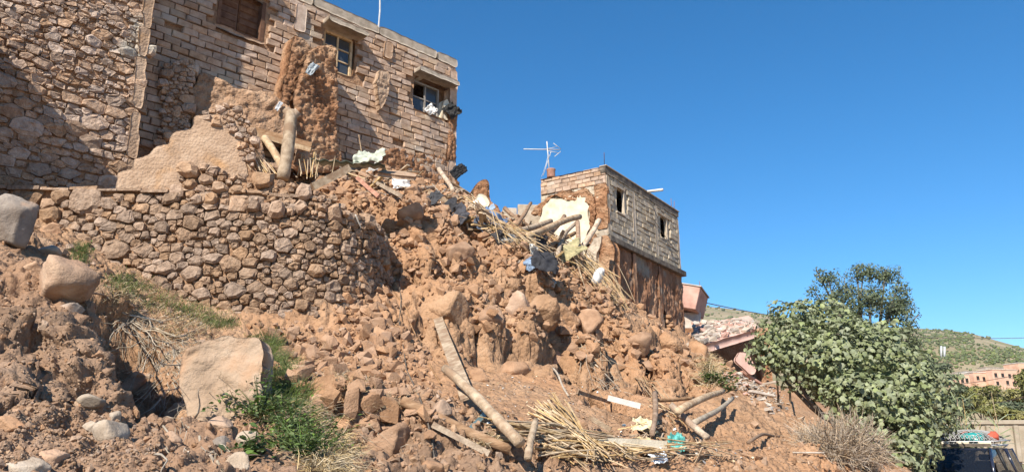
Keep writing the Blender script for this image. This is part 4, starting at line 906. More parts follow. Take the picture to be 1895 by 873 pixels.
# cloth, sacks, sheets
def onw(u, v, off): a, z = PL1.uv(u, v, off); return PL1.at(a, z, off+.04)
def cloth(name, u, v, d, w, h, label, col, cat='cloth', seed=1, drape=.25, tilt=None, group=None, rough=.85, m=None):
    """crumpled sheet of w x h metres with folds and thickness, lying on the ground at (u, v)"""
    if isinstance(d, str): p, nrm = hitn(u, v); p = p+nrm*float(d)
    elif isinstance(d, Vector): p, nrm = d, Vector((0, -.3, 1)).normalized()
    else: p, nrm = P(u, v, d), Vector((0, -.3, 1)).normalized()
    if tilt: nrm = Vector(tilt).normalized()
    nrm = (nrm+Vector((0, -.25, .1))).normalized(); ex = nrm.cross(Vector((0, 1, .2))).normalized(); ey = nrm.cross(ex)
    n = 22; gx_, gy_ = np.meshgrid(np.linspace(-.5, .5, n), np.linspace(-.5, .5, n), indexing='ij'); q = np.stack([gx_*3.1, gy_*3.1, 0*gx_+seed*3.7], -1)
    rag = 1+.28*fbm(np.stack([np.arctan2(gy_, gx_)*1.3, 0*gx_+seed, 0*gx_], -1), 3, seed)
    X, Y = gx_*w*rag+.10*w*fbm(q+9, 3, seed+1), gy_*h*rag+.10*h*fbm(q+5, 3, seed+2)
    Hh = drape*min(w, h)*(fbm(q, 4, seed)+.7*np.abs(fbm(q*1.7+4, 3, seed+4)))
    V = np.array(p[:])+X[..., None]*np.array(ex[:])+Y[..., None]*np.array(ey[:])+Hh[..., None]*np.array(nrm[:])
    V = V.reshape(-1, 3); ii_ = np.arange(n*n).reshape(n, n); F = np.stack([ii_[:-1, :-1], ii_[1:, :-1], ii_[1:, 1:], ii_[:-1, 1:]], -1).reshape(-1, 4)
    o = obj(name, V-np.array(p[:]), F, m or flat(name+'_cloth_%d' % seed, col, rough), None, True); o.location = p
    s = o.modifiers.new('thickness', 'SOLIDIFY'); s.thickness = .012
    return tag(o, label, cat, group)
cloth('fabric_sheet', 683,292,15.6,.62,.42, 'pale grey green cloth draped over the corrugated sheet on the debris', (.42,.44,.36), seed=3, drape=.35, tilt=(-.1,-.7,.7))
tag(tube_obj('thin_stick', [P(672,300,15.7), P(664,250,15.75)], .012, WOOD), 'thin stick poking up out of the pale grey green cloth', 'stick')
cs = thing('corrugated_sheet', P(640,300,15.5), 'dark green corrugated metal sheet lying on the debris below the dark cavity', 'metal sheet')
n = 48; q0, q1 = P(575,294,15.2), P(712,303,15.7); dd = (q1-q0); V = []
for i in range(n+1):
    b = q0+dd*(i/n)
    for k in range(3): V.append((b+Vector((-.1, .75, .16))*(k/2)+Vector((0, -.2, 1)).normalized()*.02*math.sin(i*.9))[:])
sh_ = obj('sheet', np.array(V), [(i*3+k, i*3+3+k, i*3+4+k, i*3+1+k) for i in range(n) for k in (0, 1)], flat('green_metal', (.12,.16,.13), .5, .3), cs, True); s = sh_.modifiers.new('thickness', 'SOLIDIFY'); s.thickness = .008
cloth('denim_cloth', 903,420,'.35',.7,.5, 'crumpled blue denim jeans on the debris spill', (.10,.16,.28), seed=5, drape=.4)
cloth('denim_cloth', 915,408,'.35',.5,.35, 'faded light blue shirt on top of the denim jeans', (.28,.36,.47), seed=15, drape=.4)
cloth('white_fabric', 966,472,'.3',.55,.38, 'large dirty white fabric sheet hanging on the debris below the pole ends', (.52,.49,.43), seed=6, drape=.3)
cloth('white_fabric', 940,452,'.3',.45,.3, 'grey patterned blanket crumpled beside the leaning pole ends', (.30,.29,.27), seed=7, drape=.28)
cloth('dark_fabric', 975,455,'.45',.7,.5, 'black crumpled cloth on the heap under the leaning poles', (.03,.03,.035), seed=8, drape=.28)
cloth('dark_fabric', 1000,505,'.35',.6,.6, 'black torn plastic hanging down the earth face below the white sheet', (.03,.03,.035), seed=9, drape=.28)
cloth('dark_fabric', 862,412,'.35',.6,.45, 'dark grey clothes tangled in the spill under the long plank', (.06,.06,.07), seed=10, drape=.28)
cloth('dark_fabric', 812,382,'.3',.55,.4, 'charcoal clothes at the head of the spill by thin boards', (.05,.05,.055), seed=11, drape=.28)
cloth('white_fabric', 886,372,PLM.at(*PLM.uv(886,372,.4),.42) if 0 else P(886,374,20.9),.3,.3, 'white rag spread on the red earth stump', (.80,.77,.72), seed=12, drape=.2, tilt=(-.3,-.9,.4))
cloth('white_fabric', 1028,525,'.2',.18,.5, 'white torn strips dangling on the earth face', (.5,.48,.45), seed=13, drape=.4)
cloth('yellow_fabric', 1063,488,'.5',.9,.5, 'faded yellow mat lying over the pale canes', (.33,.29,.16), seed=14, drape=.3)
cloth('blue_fabric', 985,492,'.3',.32,.3, 'small blue plastic scrap below the white fabric sheet', (.20,.27,.38), seed=16, drape=.28)
cloth('green_bag', 1255,830,'.12',.22,.3, 'teal green plastic bag in the litter heap', (.10,.36,.33), 'bag', seed=17, drape=.7, rough=.4)
cloth('white_bag', 1218,852,'.10',.2,.22, 'white plastic bag with blue print on the litter heap', (.62,.68,.76), 'bag', seed=18, drape=.6, rough=.4)
cloth('yellow_paper', 1190,800,'.12',.35,.28, 'crumpled yellowish paper sheet on the litter heap', (.60,.52,.33), 'paper', seed=19, drape=.4)
cloth('cardboard', 1185,838,'.12',.3,.26, 'flattened tan cardboard in the litter heap', (.47,.35,.19), 'cardboard', seed=20, drape=.15)
cloth('white_fabric', 575,130,onw(575,130,.98),.2,.4, 'pale blue rag caught on the red earth wall stub', (.30,.33,.35), seed=21, drape=.4, tilt=(.3,-.95,.2))
cloth('white_fabric', 514,198,onw(514,198,1.0),.10,.28, 'white rag hanging from the low broken mud wall', (.45,.45,.46), seed=22, drape=.5, tilt=(.2,-.95,.2))
cloth('white_fabric', 745,350,'.25',.45,.3, 'torn white sheets below the brown slab', (.80,.79,.78), seed=23, drape=.6)
cloth('black_plastic', 846,318,onw(846,318,.32),.35,.6, 'black plastic hanging at the foot of the house corner', (.02,.02,.022), seed=24, drape=.4, tilt=(.5,-.8,.2))
cloth('black_plastic', 835,205,onw(835,205,.15),.45,.5, 'black tarpaulin scrap bunched at the facade corner by the right window', (.025,.024,.023), seed=25, drape=.4, tilt=(.5,-.8,.2))
cloth('white_fabric', 795,205,onw(795,205,.05),.3,.35, 'white curtain scrap hanging out of the broken right window', (.70,.68,.64), seed=26, drape=.6, tilt=(.5,-.8,.2))
V, F = boulderv(77, 20, 3, .1)
sp = hit(1106, 527, .2); sk = obj('white_sack', V*np.array([.26,.24,.40]), F, flat('sack_weave', (.66,.65,.62)), None, True); sk.location = sp; sk.rotation_euler = (.3, .35, .4); tag(sk, 'bulging white woven sack caught on the canes', 'sack')
# brown plaster slab tipped on the rubble
PLB = Plane((P(738,318,16.2).x, 16.2), R(95))
class Tilt(Plane):
    def __init__(s, c, ex, ey): s.c, s.ex, s.ey = Vector(c), Vector(ex).normalized(), Vector(ey).normalized(); s.nn = s.ex.cross(s.ey)
    def arr(s, A, Z, D):
        A, Z, D = (np.asarray(t, float) for t in (A, Z, D)); return np.array(s.c[:])+A[..., None]*np.array(s.ex[:])+Z[..., None]*np.array(s.ey[:])+D[..., None]*np.array(s.nn[:])
bs = rough_slab('plaster_slab', Tilt(P(738,320,16.1), (1, .15, -.1), (.1, .9, .45)), [(-.38,-.3), (.1,-.34), (.42,-.2), (.36,.2), (.0,.32), (-.4,.2)], .09, PLASTER, None, res=.03, amp=.02, clod=0, jag=.05, seed=5)
tag(bs, 'tipped slab of brown ceiling plaster lying on the rubble', 'plaster slab')
# earth stump left between the houses
PLM = Plane((P(892,380,21.6).x, 21.6), R(75))
em = thing('earth_stump', P(892,390,23.5), 'knobbly red earth stump left standing between the two houses', 'wall')
rough_slab('earth_wall', PLM, uvs(PLM, [(846,450), (858,405), (866,375), (876,362), (880,340), (890,333), (902,335), (908,350), (906,372), (916,380), (924,395), (930,450)]), .9, MUD, em, res=.05, off=.1, amp=.14, clod=.14, cs=4, jag=.12, seed=93, edge_in=.12)
rough_slab('white_plaster', PLM, uvs(PLM, [(872,378), (884,360), (900,362), (908,376), (902,388), (880,386)], .34), .1, CREAM, em, res=.035, off=.34, amp=.03, clod=0, jag=.06, seed=94)
# cables on the slope
pp_ = [hit(658, 398, .1), hit(668, 435, .12), hit(680, 470, .1), hit(690, 508, .05)]
tag(tube_obj('white_pipe', [WPL.arr(*[np.array(t) for t in (WPL.uv(658,398)[0], WPL.uv(658,398)[1], .2)]).tolist(), pp_[2]+Vector((0,-.1,.1)), pp_[3]], .014, WHITE), 'thin white pipe running down the end of the stone retaining wall', 'pipe')
def wire(pts, r, label, lift=.05, m=None): return tag(tube_obj('cable', [hit(u, v, lift) for u, v in pts], r, m or DARKC, None, 5), label, 'cable')
wire([(738,520), (742,560), (738,600), (745,640), (752,690), (775,740), (788,775), (800,830), (806,872)], .009, 'thin grey cable trailing down the slope past the brown log')
wire([(730,545), (752,575), (762,610), (782,650), (800,690), (815,715)], .014, 'dark dead bramble stem trailing down the slope toward the pale pole', m=WOODD)
# litter scraps
rr = random.Random(9)
spots = [((1190,815),50,26,60), ((740,350),36,16,42), ((640,320),70,14,44), ((900,410),60,28,55), ((970,465),50,26,55), ((1020,790),40,20,14), ((830,370),36,16,36), ((1300,845),60,18,26), ((920,790),46,20,20), ((900,735),30,16,40), ((960,715),50,18,40), ((1050,725),50,14,40), ((990,760),60,20,30), ((655,660),14,6,8), ((1240,835),80,22,50)]
pal = [flat('scrap_white', (.72,.70,.66)), flat('scrap_cream', (.60,.52,.36)), flat('scrap_tan', (.45,.33,.20)), flat('scrap_grey', (.30,.30,.30)), flat('scrap_blue', (.22,.34,.45))]
big = [MB() for _ in pal]
for (c, su, sv, n) in spots:
    for _ in range(n):
        u, v = c[0]+rr.gauss(0, su*.6), c[1]+rr.gauss(0, sv*.6); p, nn = hitn(u, v)
        if p.y > 40: continue
        dep = px(p)[2]; s = rr.uniform(1.6, 5.5)*(.55 if 690 < v < 780 else 1)/FPX*dep; Rm = rotm(rr, 1.0); k = rr.choices(range(5), (6, 4, 4, 2, 1))[0]
        pts = np.array([[math.cos(t)*s*rr.uniform(.6, 1.2), math.sin(t)*s*rr.uniform(.35, .9), z*s*.08] for z in (-1, 1) for t in (.3, 1.6, 2.9, 4.0, 5.3)])@Rm.T+np.array((p+nn*s*.5)[:])
        big[k].add(pts, [(4,3,2,1,0), (5,6,7,8,9)]+[(i, (i+1) % 5, 5+(i+1) % 5, 5+i) for i in range(5)], rr.random())
for b, m, nm in zip(big, pal, ('white', 'cream', 'tan', 'grey', 'blue')):
    o = b.build('litter', m)
    if o: tag(o, nm+' scraps of paper, plaster and plastic scattered through the debris', 'litter', kind='stuff')
# mud bricks, planks and laths broken small in the debris spill
lath = MB()
for (c, su, sv, n) in (((880,400),55,30,60), ((970,450),55,26,50), ((720,345),50,18,40), ((620,325),60,14,30), ((1200,830),80,24,60), ((1060,470),40,26,30), ((830,365),36,18,30)):
    for _ in range(n):
        u, v = c[0]+rr.gauss(0, su*.6), c[1]+rr.gauss(0, sv*.6); p, nn = hitn(u, v); dep = px(p)[2]
        if p.y > 34: continue
        L = rr.uniform(8, 26)/FPX*dep; w = rr.uniform(1.2, 3)/FPX*dep; d = Vector((rr.gauss(.5, 1), rr.gauss(-.3, .7), rr.gauss(0, .45))).normalized(); e = d.cross(UP).normalized()
        lath.add(boxv(p+nn*rr.uniform(.05, .25), d, e, d.cross(e), L/2, w/2, w*.3), BOXF, rr.random())
tag(lath.build('broken_laths', WOOD), 'splintered laths and cane ends strewn through the debris', 'splinters', kind='stuff')

for (c, su, sv, n, lab, grp, nm) in (((890,410),50,26,16,'splintered grey brown board tossed in the debris spill between the houses','boards in the debris spill','splintered_board'), ((700,335),60,14,10,'short broken board end lying on the terrace rubble under the brick house','board ends on the terrace rubble','broken_board'), ((1010,470),40,18,8,'snapped roof stick poking out of the cane spill','snapped sticks in the cane spill','snapped_stick'), ((1230,825),70,18,9,'bent splinter of wood in the litter heap at the slope foot','splinters in the litter heap','wood_splinter')):
    for k in range(n):
        u, v = c[0]+rr.gauss(0, su*.6), c[1]+rr.gauss(0, sv*.6); p, nn = hitn(u, v)
        if p.y > 34: continue
        dep = px(p)[2]; L = rr.uniform(24, 62)/FPX*dep; w = rr.uniform(3.5, 8)/FPX*dep; d = Vector((rr.gauss(.7, .7), rr.gauss(-.6, .5), rr.gauss(-.25, .45))).normalized(); e = d.cross(UP).normalized(); f_ = d.cross(e)
        V = np.concatenate([boxv(d*L*(i/4-.5)+f_*.02*L*math.sin(i), d, e, f_, 0, w/2, w*.2)[[0, 1, 2, 3, 4, 5, 6, 7]][[0, 3, 7, 4]] for i in range(5)])
        o = obj(nm, V, [(i*4+q, i*4+(q+1) % 4, i*4+4+(q+1) % 4, i*4+4+q) for i in range(4) for q in range(4)]+[(3, 2, 1, 0), (16, 17, 18, 19)], rr.choice((WOOD, WOODD, WOOD, CANE))); o.location = p+nn*.18
        tag(o, lab, 'wood', grp)
for k, (u, v, w, h, col, lab) in enumerate(((835,392,.5,.4,(.035,.035,.04),'black jacket crumpled near the head of the spill'), (880,428,.45,.35,(.10,.12,.16),'dark slate trousers under the splintered boards'), (925,446,.5,.35,(.05,.045,.045),'charcoal blanket wadded in the middle of the spill'), (1002,486,.5,.4,(.07,.065,.06),'dark torn cloth under the cane spill'), (700,322,.4,.25,(.40,.38,.36),'dusty grey cloth on the terrace rubble'), (612,318,.35,.22,(.55,.53,.50),'dusty white cloth beside the squared beam'))):
    cloth('crumpled_cloth', u, v, '.22', w, h, lab, col, seed=40+k, drape=.35)
# ---------------------------------------------------------------- boulders and loose stone
def boulder(u, v, w, h, label, m=BOULD, seed=1, sink=.22, depth=None, planes=13, rough=.05, y=None, sub=4, name='boulder', cat='boulder', group=None, rot=None):
    p = hit(u, v) if y is None else P(u, v, y); dep = px(p)[2]; sx2, sz2 = w/FPX*dep/2, h/FPX*dep/2
    V, F = boulderv(seed, planes, sub, rough); ex = V.max(0)-V.min(0); V = (V-V.min(0)-ex/2)/(ex/2)
    V = V*np.array([sx2, depth or (sx2+sz2)*.5, sz2]); o = obj(name, V, F, m, None, True); c = p+(p-CAM).normalized()*sz2*(.3+sink); o.location = c
    o.rotation_euler = rot or (R(-8), 0, R(random.Random(seed).uniform(-12, 12)))
    return tag(o, label, cat, group)
Bo = boulder
Bo(26,412,76,100,'large smooth grey boulder at the end of the stone retaining wall', GSTONE, 3, y=8.6)
Bo(118,526,134,92,'big rounded tan boulder sitting on top of the soil bank', BOULD, 4, y=7.3, rough=.08)
Bo(130,572,40,24,'smooth grey pebble stone below the big rounded tan boulder', GSTONE, 5)
Bo(95,428,50,26,'flat brown stone beside the large smooth grey boulder', BOULD, 55); Bo(90,468,46,34,'pale broken stones wedged above the big rounded boulder', PSTONE, 56); Bo(60,495,50,26,'flat slab stone next to the big rounded tan boulder', BOULD, 57)
Bo(168,742,50,29,'smooth oval river stone lying on the soil bank', PSTONE, 6, rough=.01, planes=4)
PLK = Plane((P(410,700,7.5).x, 7.5), R(84))
sk_ = rough_slab('rock_slab', PLK, uvs(PLK, [(328,652), (338,636), (402,614), (470,620), (478,632), (479,775), (400,785), (345,770), (326,700)]), .55, mat('slab_rock', [(.30,.205,.135), (.39,.28,.195), (.46,.345,.25)], 1.5, .8, 16, var=0, dist=.04, bump2=.25, patch=(.40,.25,.155)), None, res=.022, amp=.09, clod=.05, cs=1.6, jag=.02, seed=7, edge_in=.03, lean=-.2, rim=2)
tag(sk_, 'huge flat faced tan rock slab standing above the green weeds', 'rock slab')
Bo(338,772,74,56,'angular tan rock beside the hanging dry roots', BOULD, 8); Bo(318,815,44,34,'square brown rock below the angular tan rock', BOULD, 9)
Bo(198,806,66,54,'jagged pale rock casting a long shadow on the soil bank', PSTONE, 10); Bo(170,790,30,22,'small white stone beside the jagged pale rock', PSTONE, 11)
Bo(213,778,24,40,'upright white splinter rock behind the jagged pale rock', PSTONE, 12); Bo(45,866,96,44,'broad pale boulder half buried at the foot of the soil bank', PSTONE, 13)
Bo(25,790,62,40,'dark brown rough boulder on the lower soil bank', BOULD, 14); Bo(95,850,58,40,'brown lumpy rock next to the broad pale boulder', BOULD, 15)
Bo(408,822,40,34,'grey angular rock among the roots under the weeds', GSTONE, 16); Bo(438,858,54,46,'cream rounded rock under the weeds at the bank foot', PSTONE, 17); Bo(462,815,42,34,'pale boxy rock beside the green weeds', PSTONE, 18)
Bo(408,785,50,34,'pinkish tan rock between roots and weeds', BOULD, 19); Bo(250,722,70,60,'rough clay lump on the bank edge beside the dry roots', CLOD, 20); Bo(265,700,56,36,'grey rounded cap stone on the bank edge above the dry roots', GSTONE, 21)
Bo(830,575,84,84,'rounded red earth boulder embedded in the middle of the slope', SOIL, 22, sink=.42, rough=.04); Bo(952,578,64,78,'tall split boulder with a flat lit face in the slope', BOULD, 23, planes=9); Bo(1000,582,70,76,'leaning earth boulder right of the tall split boulder', SOIL, 24, sink=.42)
Bo(905,592,58,56,'crumbling clay boulder between two larger boulders on the slope', CLOD, 25); Bo(1045,590,60,62,'dark sided earth boulder on the ridge under the white sack', SOIL, 26, sink=.42); Bo(1090,600,54,60,'steep clay knob on the ridge edge', CLOD, 27)
Bo(1235,640,58,56,'block shaped earth lump at the far end of the ridge', SOIL, 28, sink=.42); Bo(1290,660,46,60,'hanging clay block at the end of the ridge beside green brush', CLOD, 29); Bo(1180,640,60,50,'broad clay lump below the block house corner', CLOD, 30)
Bo(635,786,46,40,'cube shaped tan rock under the earth ledge', BOULD, 31); Bo(683,788,44,36,'tan rock beside the cube shaped rock under the ledge', BOULD, 32); Bo(715,835,140,96,'big bulging clay mass below the earth ledge', CLOD, 33, sub=5, rough=.09); Bo(590,745,60,28,'flat pale ledge stone above the weeds', BOULD, 34)
Bo(545,690,60,34,'flat grey rock at the wall foot right of the rock slab', BOULD, 35); Bo(812,760,50,40,'brown stone under the end of the pale pole', BOULD, 36); Bo(800,865,44,30,'rounded stone at the slope foot left of the brown log', BOULD, 37)
Bo(735,430,60,40,'smooth red earth block in the cut bank right of the retaining wall', SOIL, 38, sink=.42); Bo(790,440,70,60,'large red clay block high on the slope below the debris spill', SOIL, 39, sink=.42, rough=.06); Bo(760,395,50,40,'clay block near the top of the cut bank', CLOD, 40); Bo(850,470,60,50,'dark clay block under the long plank', CLOD, 41)
Bo(950,690,70,46,'low earth mound boulder in the bare slope', CLOD, 42); Bo(885,700,46,46,'clay stump with a dark hollow beside the tall board', CLOD, 43); Bo(1085,820,46,40,'clod of clay above the cane fan', CLOD, 44); Bo(1065,795,50,44,'larger clod of clay above the cane fan, with straw on it', CLOD, 45)
# clods and stones that litter the slope: the biggest each on its own, the rest one spread
rr = random.Random(21); cand = []
idxs = np.arange(len(TV)); bk = bank.ravel(); rv = RA.ravel(); sdv = wall_sd(TX, TY).ravel(); nzv = Nn[..., 2].ravel(); regv = reg.ravel()
pool = idxs[(bk > .6) & (rv > 4) & (rv < 34)]
uu, vv, dd_ = px((TV[pool][:, 0], TV[pool][:, 1], TV[pool][:, 2]))
vis = (uu > -120) & (uu < 2000) & (vv > 120) & (vv < 1000); pool = pool[vis]; uu, vv = uu[vis], vv[vis]
NPR = np.random.RandomState(5)
pick = NPR.choice(len(pool), 17000, replace=False)
def smooth_zone(u, v):                              # swept bare soil carries few stones
    return ((1050 < u < 1500) and (690 < v < 830) and v < 700+(u-1050)*.35) or (870 < u < 1010 and 650 < v < 770)
for k in pick:
    i = pool[k]; r = rv[i]; u, v = uu[k], vv[k]
    if sdv[i] > .2 and r < 17 and u < 560: 
        if rr.random() < .7: continue
    if rr.random() > .10+.90*regv[i]**1.6: continue
    if u < 620 and rr.random() < .35: continue
    if smooth_zone(u, v) and rr.random() < .8: continue
    zone = (640 < u < 1260 and v > 380 and r > 11)
    s = .0040*r**.8*(rr.paretovariate(1.9))*(.8 if u < 620 else .9)
    s = min(s, .0075*r if not zone else .0085*r)
    cand.append((s, i, zone))
cand.sort(key=lambda t: -t[0]/max(4, rv[t[1]]))
MBs = [MB() for _ in range(3)]; mats_ = [CLOD, STONE, PSTONE]; rock_me = {}
for q, (s, i, zone) in enumerate(cand):
    V, F = ROCKS[rr.randrange(len(ROCKS))]; k = rr.choices((0, 1, 2), (9, .6, .03) if zone else (7, 4, .15))[0]
    Rm = rotm(rr); c = TV[i]+np.array([0, 0, s*.25])
    if q < 300:
        key = (rr.randrange(len(ROCKS)), k)
        if key not in rock_me: rock_me[key] = mesh('rubble_stone', *ROCKS[key[0]], mats_[k])
        o = link(('clay_clod', 'rubble_stone', 'pale_stone')[k], rock_me[key]); o.location = c; o.scale = (s, s, s); o.rotation_euler = Matrix(Rm.tolist()).to_euler()
        wh = 'the cut slope below the two houses' if zone else 'the soil bank and slope foot'; kd = ('loose red clay clod', 'loose angular brown stone', 'small pale stone')[k]
        tag(o, kd+' lying on '+wh, 'stone', kd+'s on '+wh)
    else: MBs[k].add(V@Rm.T*s+c, F, rr.random())
for b, m, nm in zip(MBs, mats_, ('red clay clods', 'small brown stones', 'small pale stones')):
    tag(b.build('rubble', m), nm+' strewn all over the earth slope', 'rubble', kind='stuff')
# rubble between the debris on top of the terrace and the spill
cl = MB()
for (u0, v0, u1, v1, sv, n) in ((470,300,640,345,10,260), (600,320,860,365,20,420), (760,345,960,470,34,520), (940,440,1150,570,26,460), (640,380,760,470,36,160), (700,430,900,560,50,240), (900,560,1260,660,30,240), (640,560,800,720,50,260), (470,650,720,690,28,520), (540,700,800,770,26,360), (640,540,720,640,30,300), (1270,640,1290,690,20,40)):
    for _ in range(n):
        f = rr.random(); u, v = u0+(u1-u0)*f+rr.gauss(0, 14), v0+(v1-v0)*f+rr.gauss(0, sv); p, nn = hitn(u, v)
        if p.y > 34: continue
        s = min(.2, .0026*px(p)[2]*rr.paretovariate(1.9))
        V, F = ROCKS[rr.randrange(len(ROCKS))]; cl.add(V@rotm(rr).T*s+np.array((p+nn*s*.3)[:]), F, rr.random())
tag(cl.build('rubble', CLOD), 'broken mud brick rubble heaped below the two houses', 'rubble', kind='stuff')

gr = MB()
for (u0, v0, su, sv, n) in ((60,780,80,40,900), (180,800,70,40,700), (60,860,90,20,500), (280,840,60,24,350), (60,600,60,50,350), (150,680,60,40,350), (1380,830,80,24,300), (950,800,80,40,300), (1120,790,100,30,350)):
    for _ in range(n):
        p, nn = hitn(rr.gauss(u0, su), rr.gauss(v0, sv))
        if p.y > 34: continue
        s = min(.02, .0009*px(p)[2]*rr.paretovariate(2.0)); V, F = ROCKS[rr.randrange(len(ROCKS))]; gr.add(V@rotm(rr).T*s+np.array((p+nn*s*.4)[:]), F, rr.random())
tag(gr.build('gravel', STONE), 'fine gravel scattered over the soil bank', 'gravel', kind='stuff')
# ---------------------------------------------------------------- plants
def blade(p, d, L, w, droop, rr):
    d = Vector(d).normalized(); s = d.cross(UP); s = s.normalized() if s.length > .05 else Vector((1, 0, 0)); s = (Matrix.Rotation(rr.uniform(0, 3.1), 3, d) @ s)
    a, b, c = p, p+d*L*.55, p+d*L+Vector((0, 0, -droop*L))+Vector((rr.gauss(0, .1), rr.gauss(0, .1), 0))*L
    return np.array([(a-s*w/2)[:], (a+s*w/2)[:], (b+s*w*.4)[:], (b-s*w*.4)[:], c[:]]), [(0, 1, 2, 3), (3, 2, 4)]
def grass(name, label, spots, n, L, m, seed, w=.006, up=1.0):
    rr = random.Random(seed); b = MB()
    for _ in range(n):
        u, v, su, sv, = rr.choice(spots); p, nn = hitn(rr.gauss(u, su), rr.gauss(v, sv))
        if p.y > 40: continue
        q, f = blade(p, (rr.gauss(0, .55)+nn.x*.6, rr.gauss(0, .55)+nn.y*.6, up), L*rr.uniform(.5, 1.4), w, rr.uniform(0, .5), rr); b.add(q, f, rr.random())
    return tag(b.build(name, m), label, 'grass', kind='stuff')
grass('grass', 'short green grass strip along the foot of the stone retaining wall', [(225,520,18,8), (255,535,22,8), (350,575,22,8), (390,590,22,8), (410,600,16,5), (148,470,10,10), (300,560,30,10), (470,640,12,8), (490,635,10,6)], 4200, .11, GRASS, 3)
grass('grass', 'dry straw coloured grass lying below the stone retaining wall', [(300,570,40,14), (360,600,34,14), (240,540,30,14), (330,610,30,14), (640,700,24,10), (690,745,30,10), (560,770,24,14), (900,820,14,6)], 4200, .12, STRAW, 4, up=.4)
grass('grass', 'green fine leaved grass tuft between the rock slab and the ledge', [(505,690,14,24), (525,715,16,20), (498,655,10,14), (535,740,16,12), (510,750,20,12)], 6500, .26, GRASS, 5, .006, up=.6)
grass('grass', 'straw tuft hanging over the ledge beside the weeds', [(560,800,24,22), (620,830,20,20), (540,770,30,10), (600,860,24,14), (500,760,24,8)], 3600, .24, STRAW, 6, .006, up=.2)
grass('grass', 'dry yellow grass hanging at the far end of the ridge', [(1300,660,8,12), (1312,690,8,12)], 1600, .45, STRAW, 8, .012, up=.3)
def weed(u, v, R0, n, label, seed, leaf=.045, y=None, flat_=.7):
    rr = random.Random(seed); p, nn = hitn(u, v); t = thing('weed', p, label, 'weed'); st, lf = MB(), MB()
    for _ in range(max(6, n//12)):
        d = (Vector((rr.gauss(0, 1), rr.gauss(0, .8), abs(rr.gauss(0, .7)))).normalized()+nn*.4); e = p+d*R0*rr.uniform(.4, 1)
        V, F = tubev([p, (p+e)/2+UP*.03, e], [.006, .004, .002], 4); st.add(V, F, rr.random())
        for k in range(12):
            c = p.lerp(e, rr.uniform(.25, 1.05))+Vector((rr.gauss(0, .035), rr.gauss(0, .035), rr.gauss(0, .035))); L = leaf*rr.uniform(.5, 1.3); Rm = rotm(rr, .9)
            q = np.array([[-.5,0,0], [-.15,.32,.06], [.25,.26,.05], [.6,0,-.05], [.25,-.26,.05], [-.15,-.32,.06]])*L@Rm.T+np.array(c[:]); lf.add(q, [(0, 1, 2, 3), (0, 3, 4, 5)], rr.random())
    st.build('stem', WEED, t); tag(lf.build('leaves', WEED, t), None, None, kind='stuff')
weed(436,758,.42,520,'dark green leafy weed growing at the foot of the flat rock slab',1); weed(392,745,.28,260,'green weed spilling beside the dry roots',2); weed(480,775,.42,480,'low spreading green weed above the pale boxy rock',3)
weed(520,830,.40,420,'green weed mixed with straw at the foot of the ledge',4); weed(590,840,.36,320,'wispy green weed on the ledge side, hanging down',5, .035); weed(470,835,.22,160,'small round leaved weed between pale rocks',6, .06)
weed(500,700,.30,300,'feathery green weed behind the flat rock slab corner',7, .03); weed(545,800,.42,420,'bushy green weed in the straw on the ledge flank',21,.04); weed(560,850,.4,380,'dense low weed at the bank foot under the straw tuft',22,.04); weed(425,770,.3,280,'leafy weed crowding the pinkish tan rock',23)
weed(596,652,.13,70,'tiny green weed alone on the rubble under the retaining wall',8, .03); weed(148,468,.2,140,'small green tuft at the left foot of the retaining wall',9, .03)
weed(1326,712,.5,420,'green bush at the end of the ridge below the collapsed slab',10, .10); weed(1312,690,.32,200,'dark green bush sprig on the ridge shoulder by the collapsed slab',11, .09); weed(1352,722,.25,80,'small bush sprig at the edge of the pale rubble fan',12,.08)
# hanging dry roots on the bank
def roots(name, label, spots, n, seed, L=(.3, .9), r=.006, m=ROOT, dirn=(.5, -.35, -.5)):
    rr = random.Random(seed); c = hit(*spots[0][:2]); t = thing(name, c, label, 'roots'); fine = MB()
    for k in range(n):
        u, v, su, sv = rr.choice(spots); p, nn = hitn(rr.gauss(u, su), rr.gauss(v, sv)); l = rr.uniform(*L); d = (Vector(dirn)+Vector((rr.gauss(0, .5), rr.gauss(0, .35), rr.gauss(0, .35)))).normalized(); pts = [p+nn*.03]
        for i in range(5): d = (d+Vector((rr.gauss(0, .25), rr.gauss(0, .2), rr.gauss(-.08, .25)))).normalized(); pts.append(pts[-1]+d*l/5)
        thick = r*rr.choice((.35, .4, .5, .5, .6, 1.0, 1.6)) ; V, F = tubev(pts, [thick*(1-.14*i) for i in range(6)], 5)
        if thick > r*1.5 and k < 400: obj('root', V, F, m, t, True)
        else: fine.add(V, F, rr.random())
    tag(fine.build('fine_roots', m, t), None, None, kind='stuff')
roots('dry_roots', 'tangle of bleached dry roots hanging down the shaded bank', [(250,600,20,8), (290,640,22,14), (320,670,20,16), (340,690,20,20), (360,720,14,16), (330,650,14,12), (370,740,12,12)], 380, 3)
roots('dry_roots', 'few pale dry roots beside the angular tan rock', [(300,740,10,20), (290,730,8,14), (350,800,20,16), (330,830,30,10), (400,850,14,14)], 60, 4, (.2,.5))
roots('dry_roots', 'dry grey stems trailing in the shaded gully of the slope', [(1090,650,12,20), (1110,680,10,16), (1120,690,14,10), (1080,640,8,10), (1130,720,10,8)], 46, 5, (.4,1.1), .010)
roots('dry_roots', 'fine dry roots hanging from the earth ledge above the cube shaped rock', [(600,770,30,4), (660,800,30,10), (740,820,14,14), (520,790,20,8)], 70, 6, (.2,.5), .005)
for (pts, lab) in (([(205,580), (240,592), (285,600), (300,606)], 'thick bleached root lying along the top of the hanging root tangle'), ([(280,612), (300,622), (325,632), (345,628)], 'forked white root crossing the hanging root tangle')):
    tag(tube_obj('thick_root', [hit(u, v, .06) for u, v in pts], .016, ROOT, None, 7), lab, 'root')
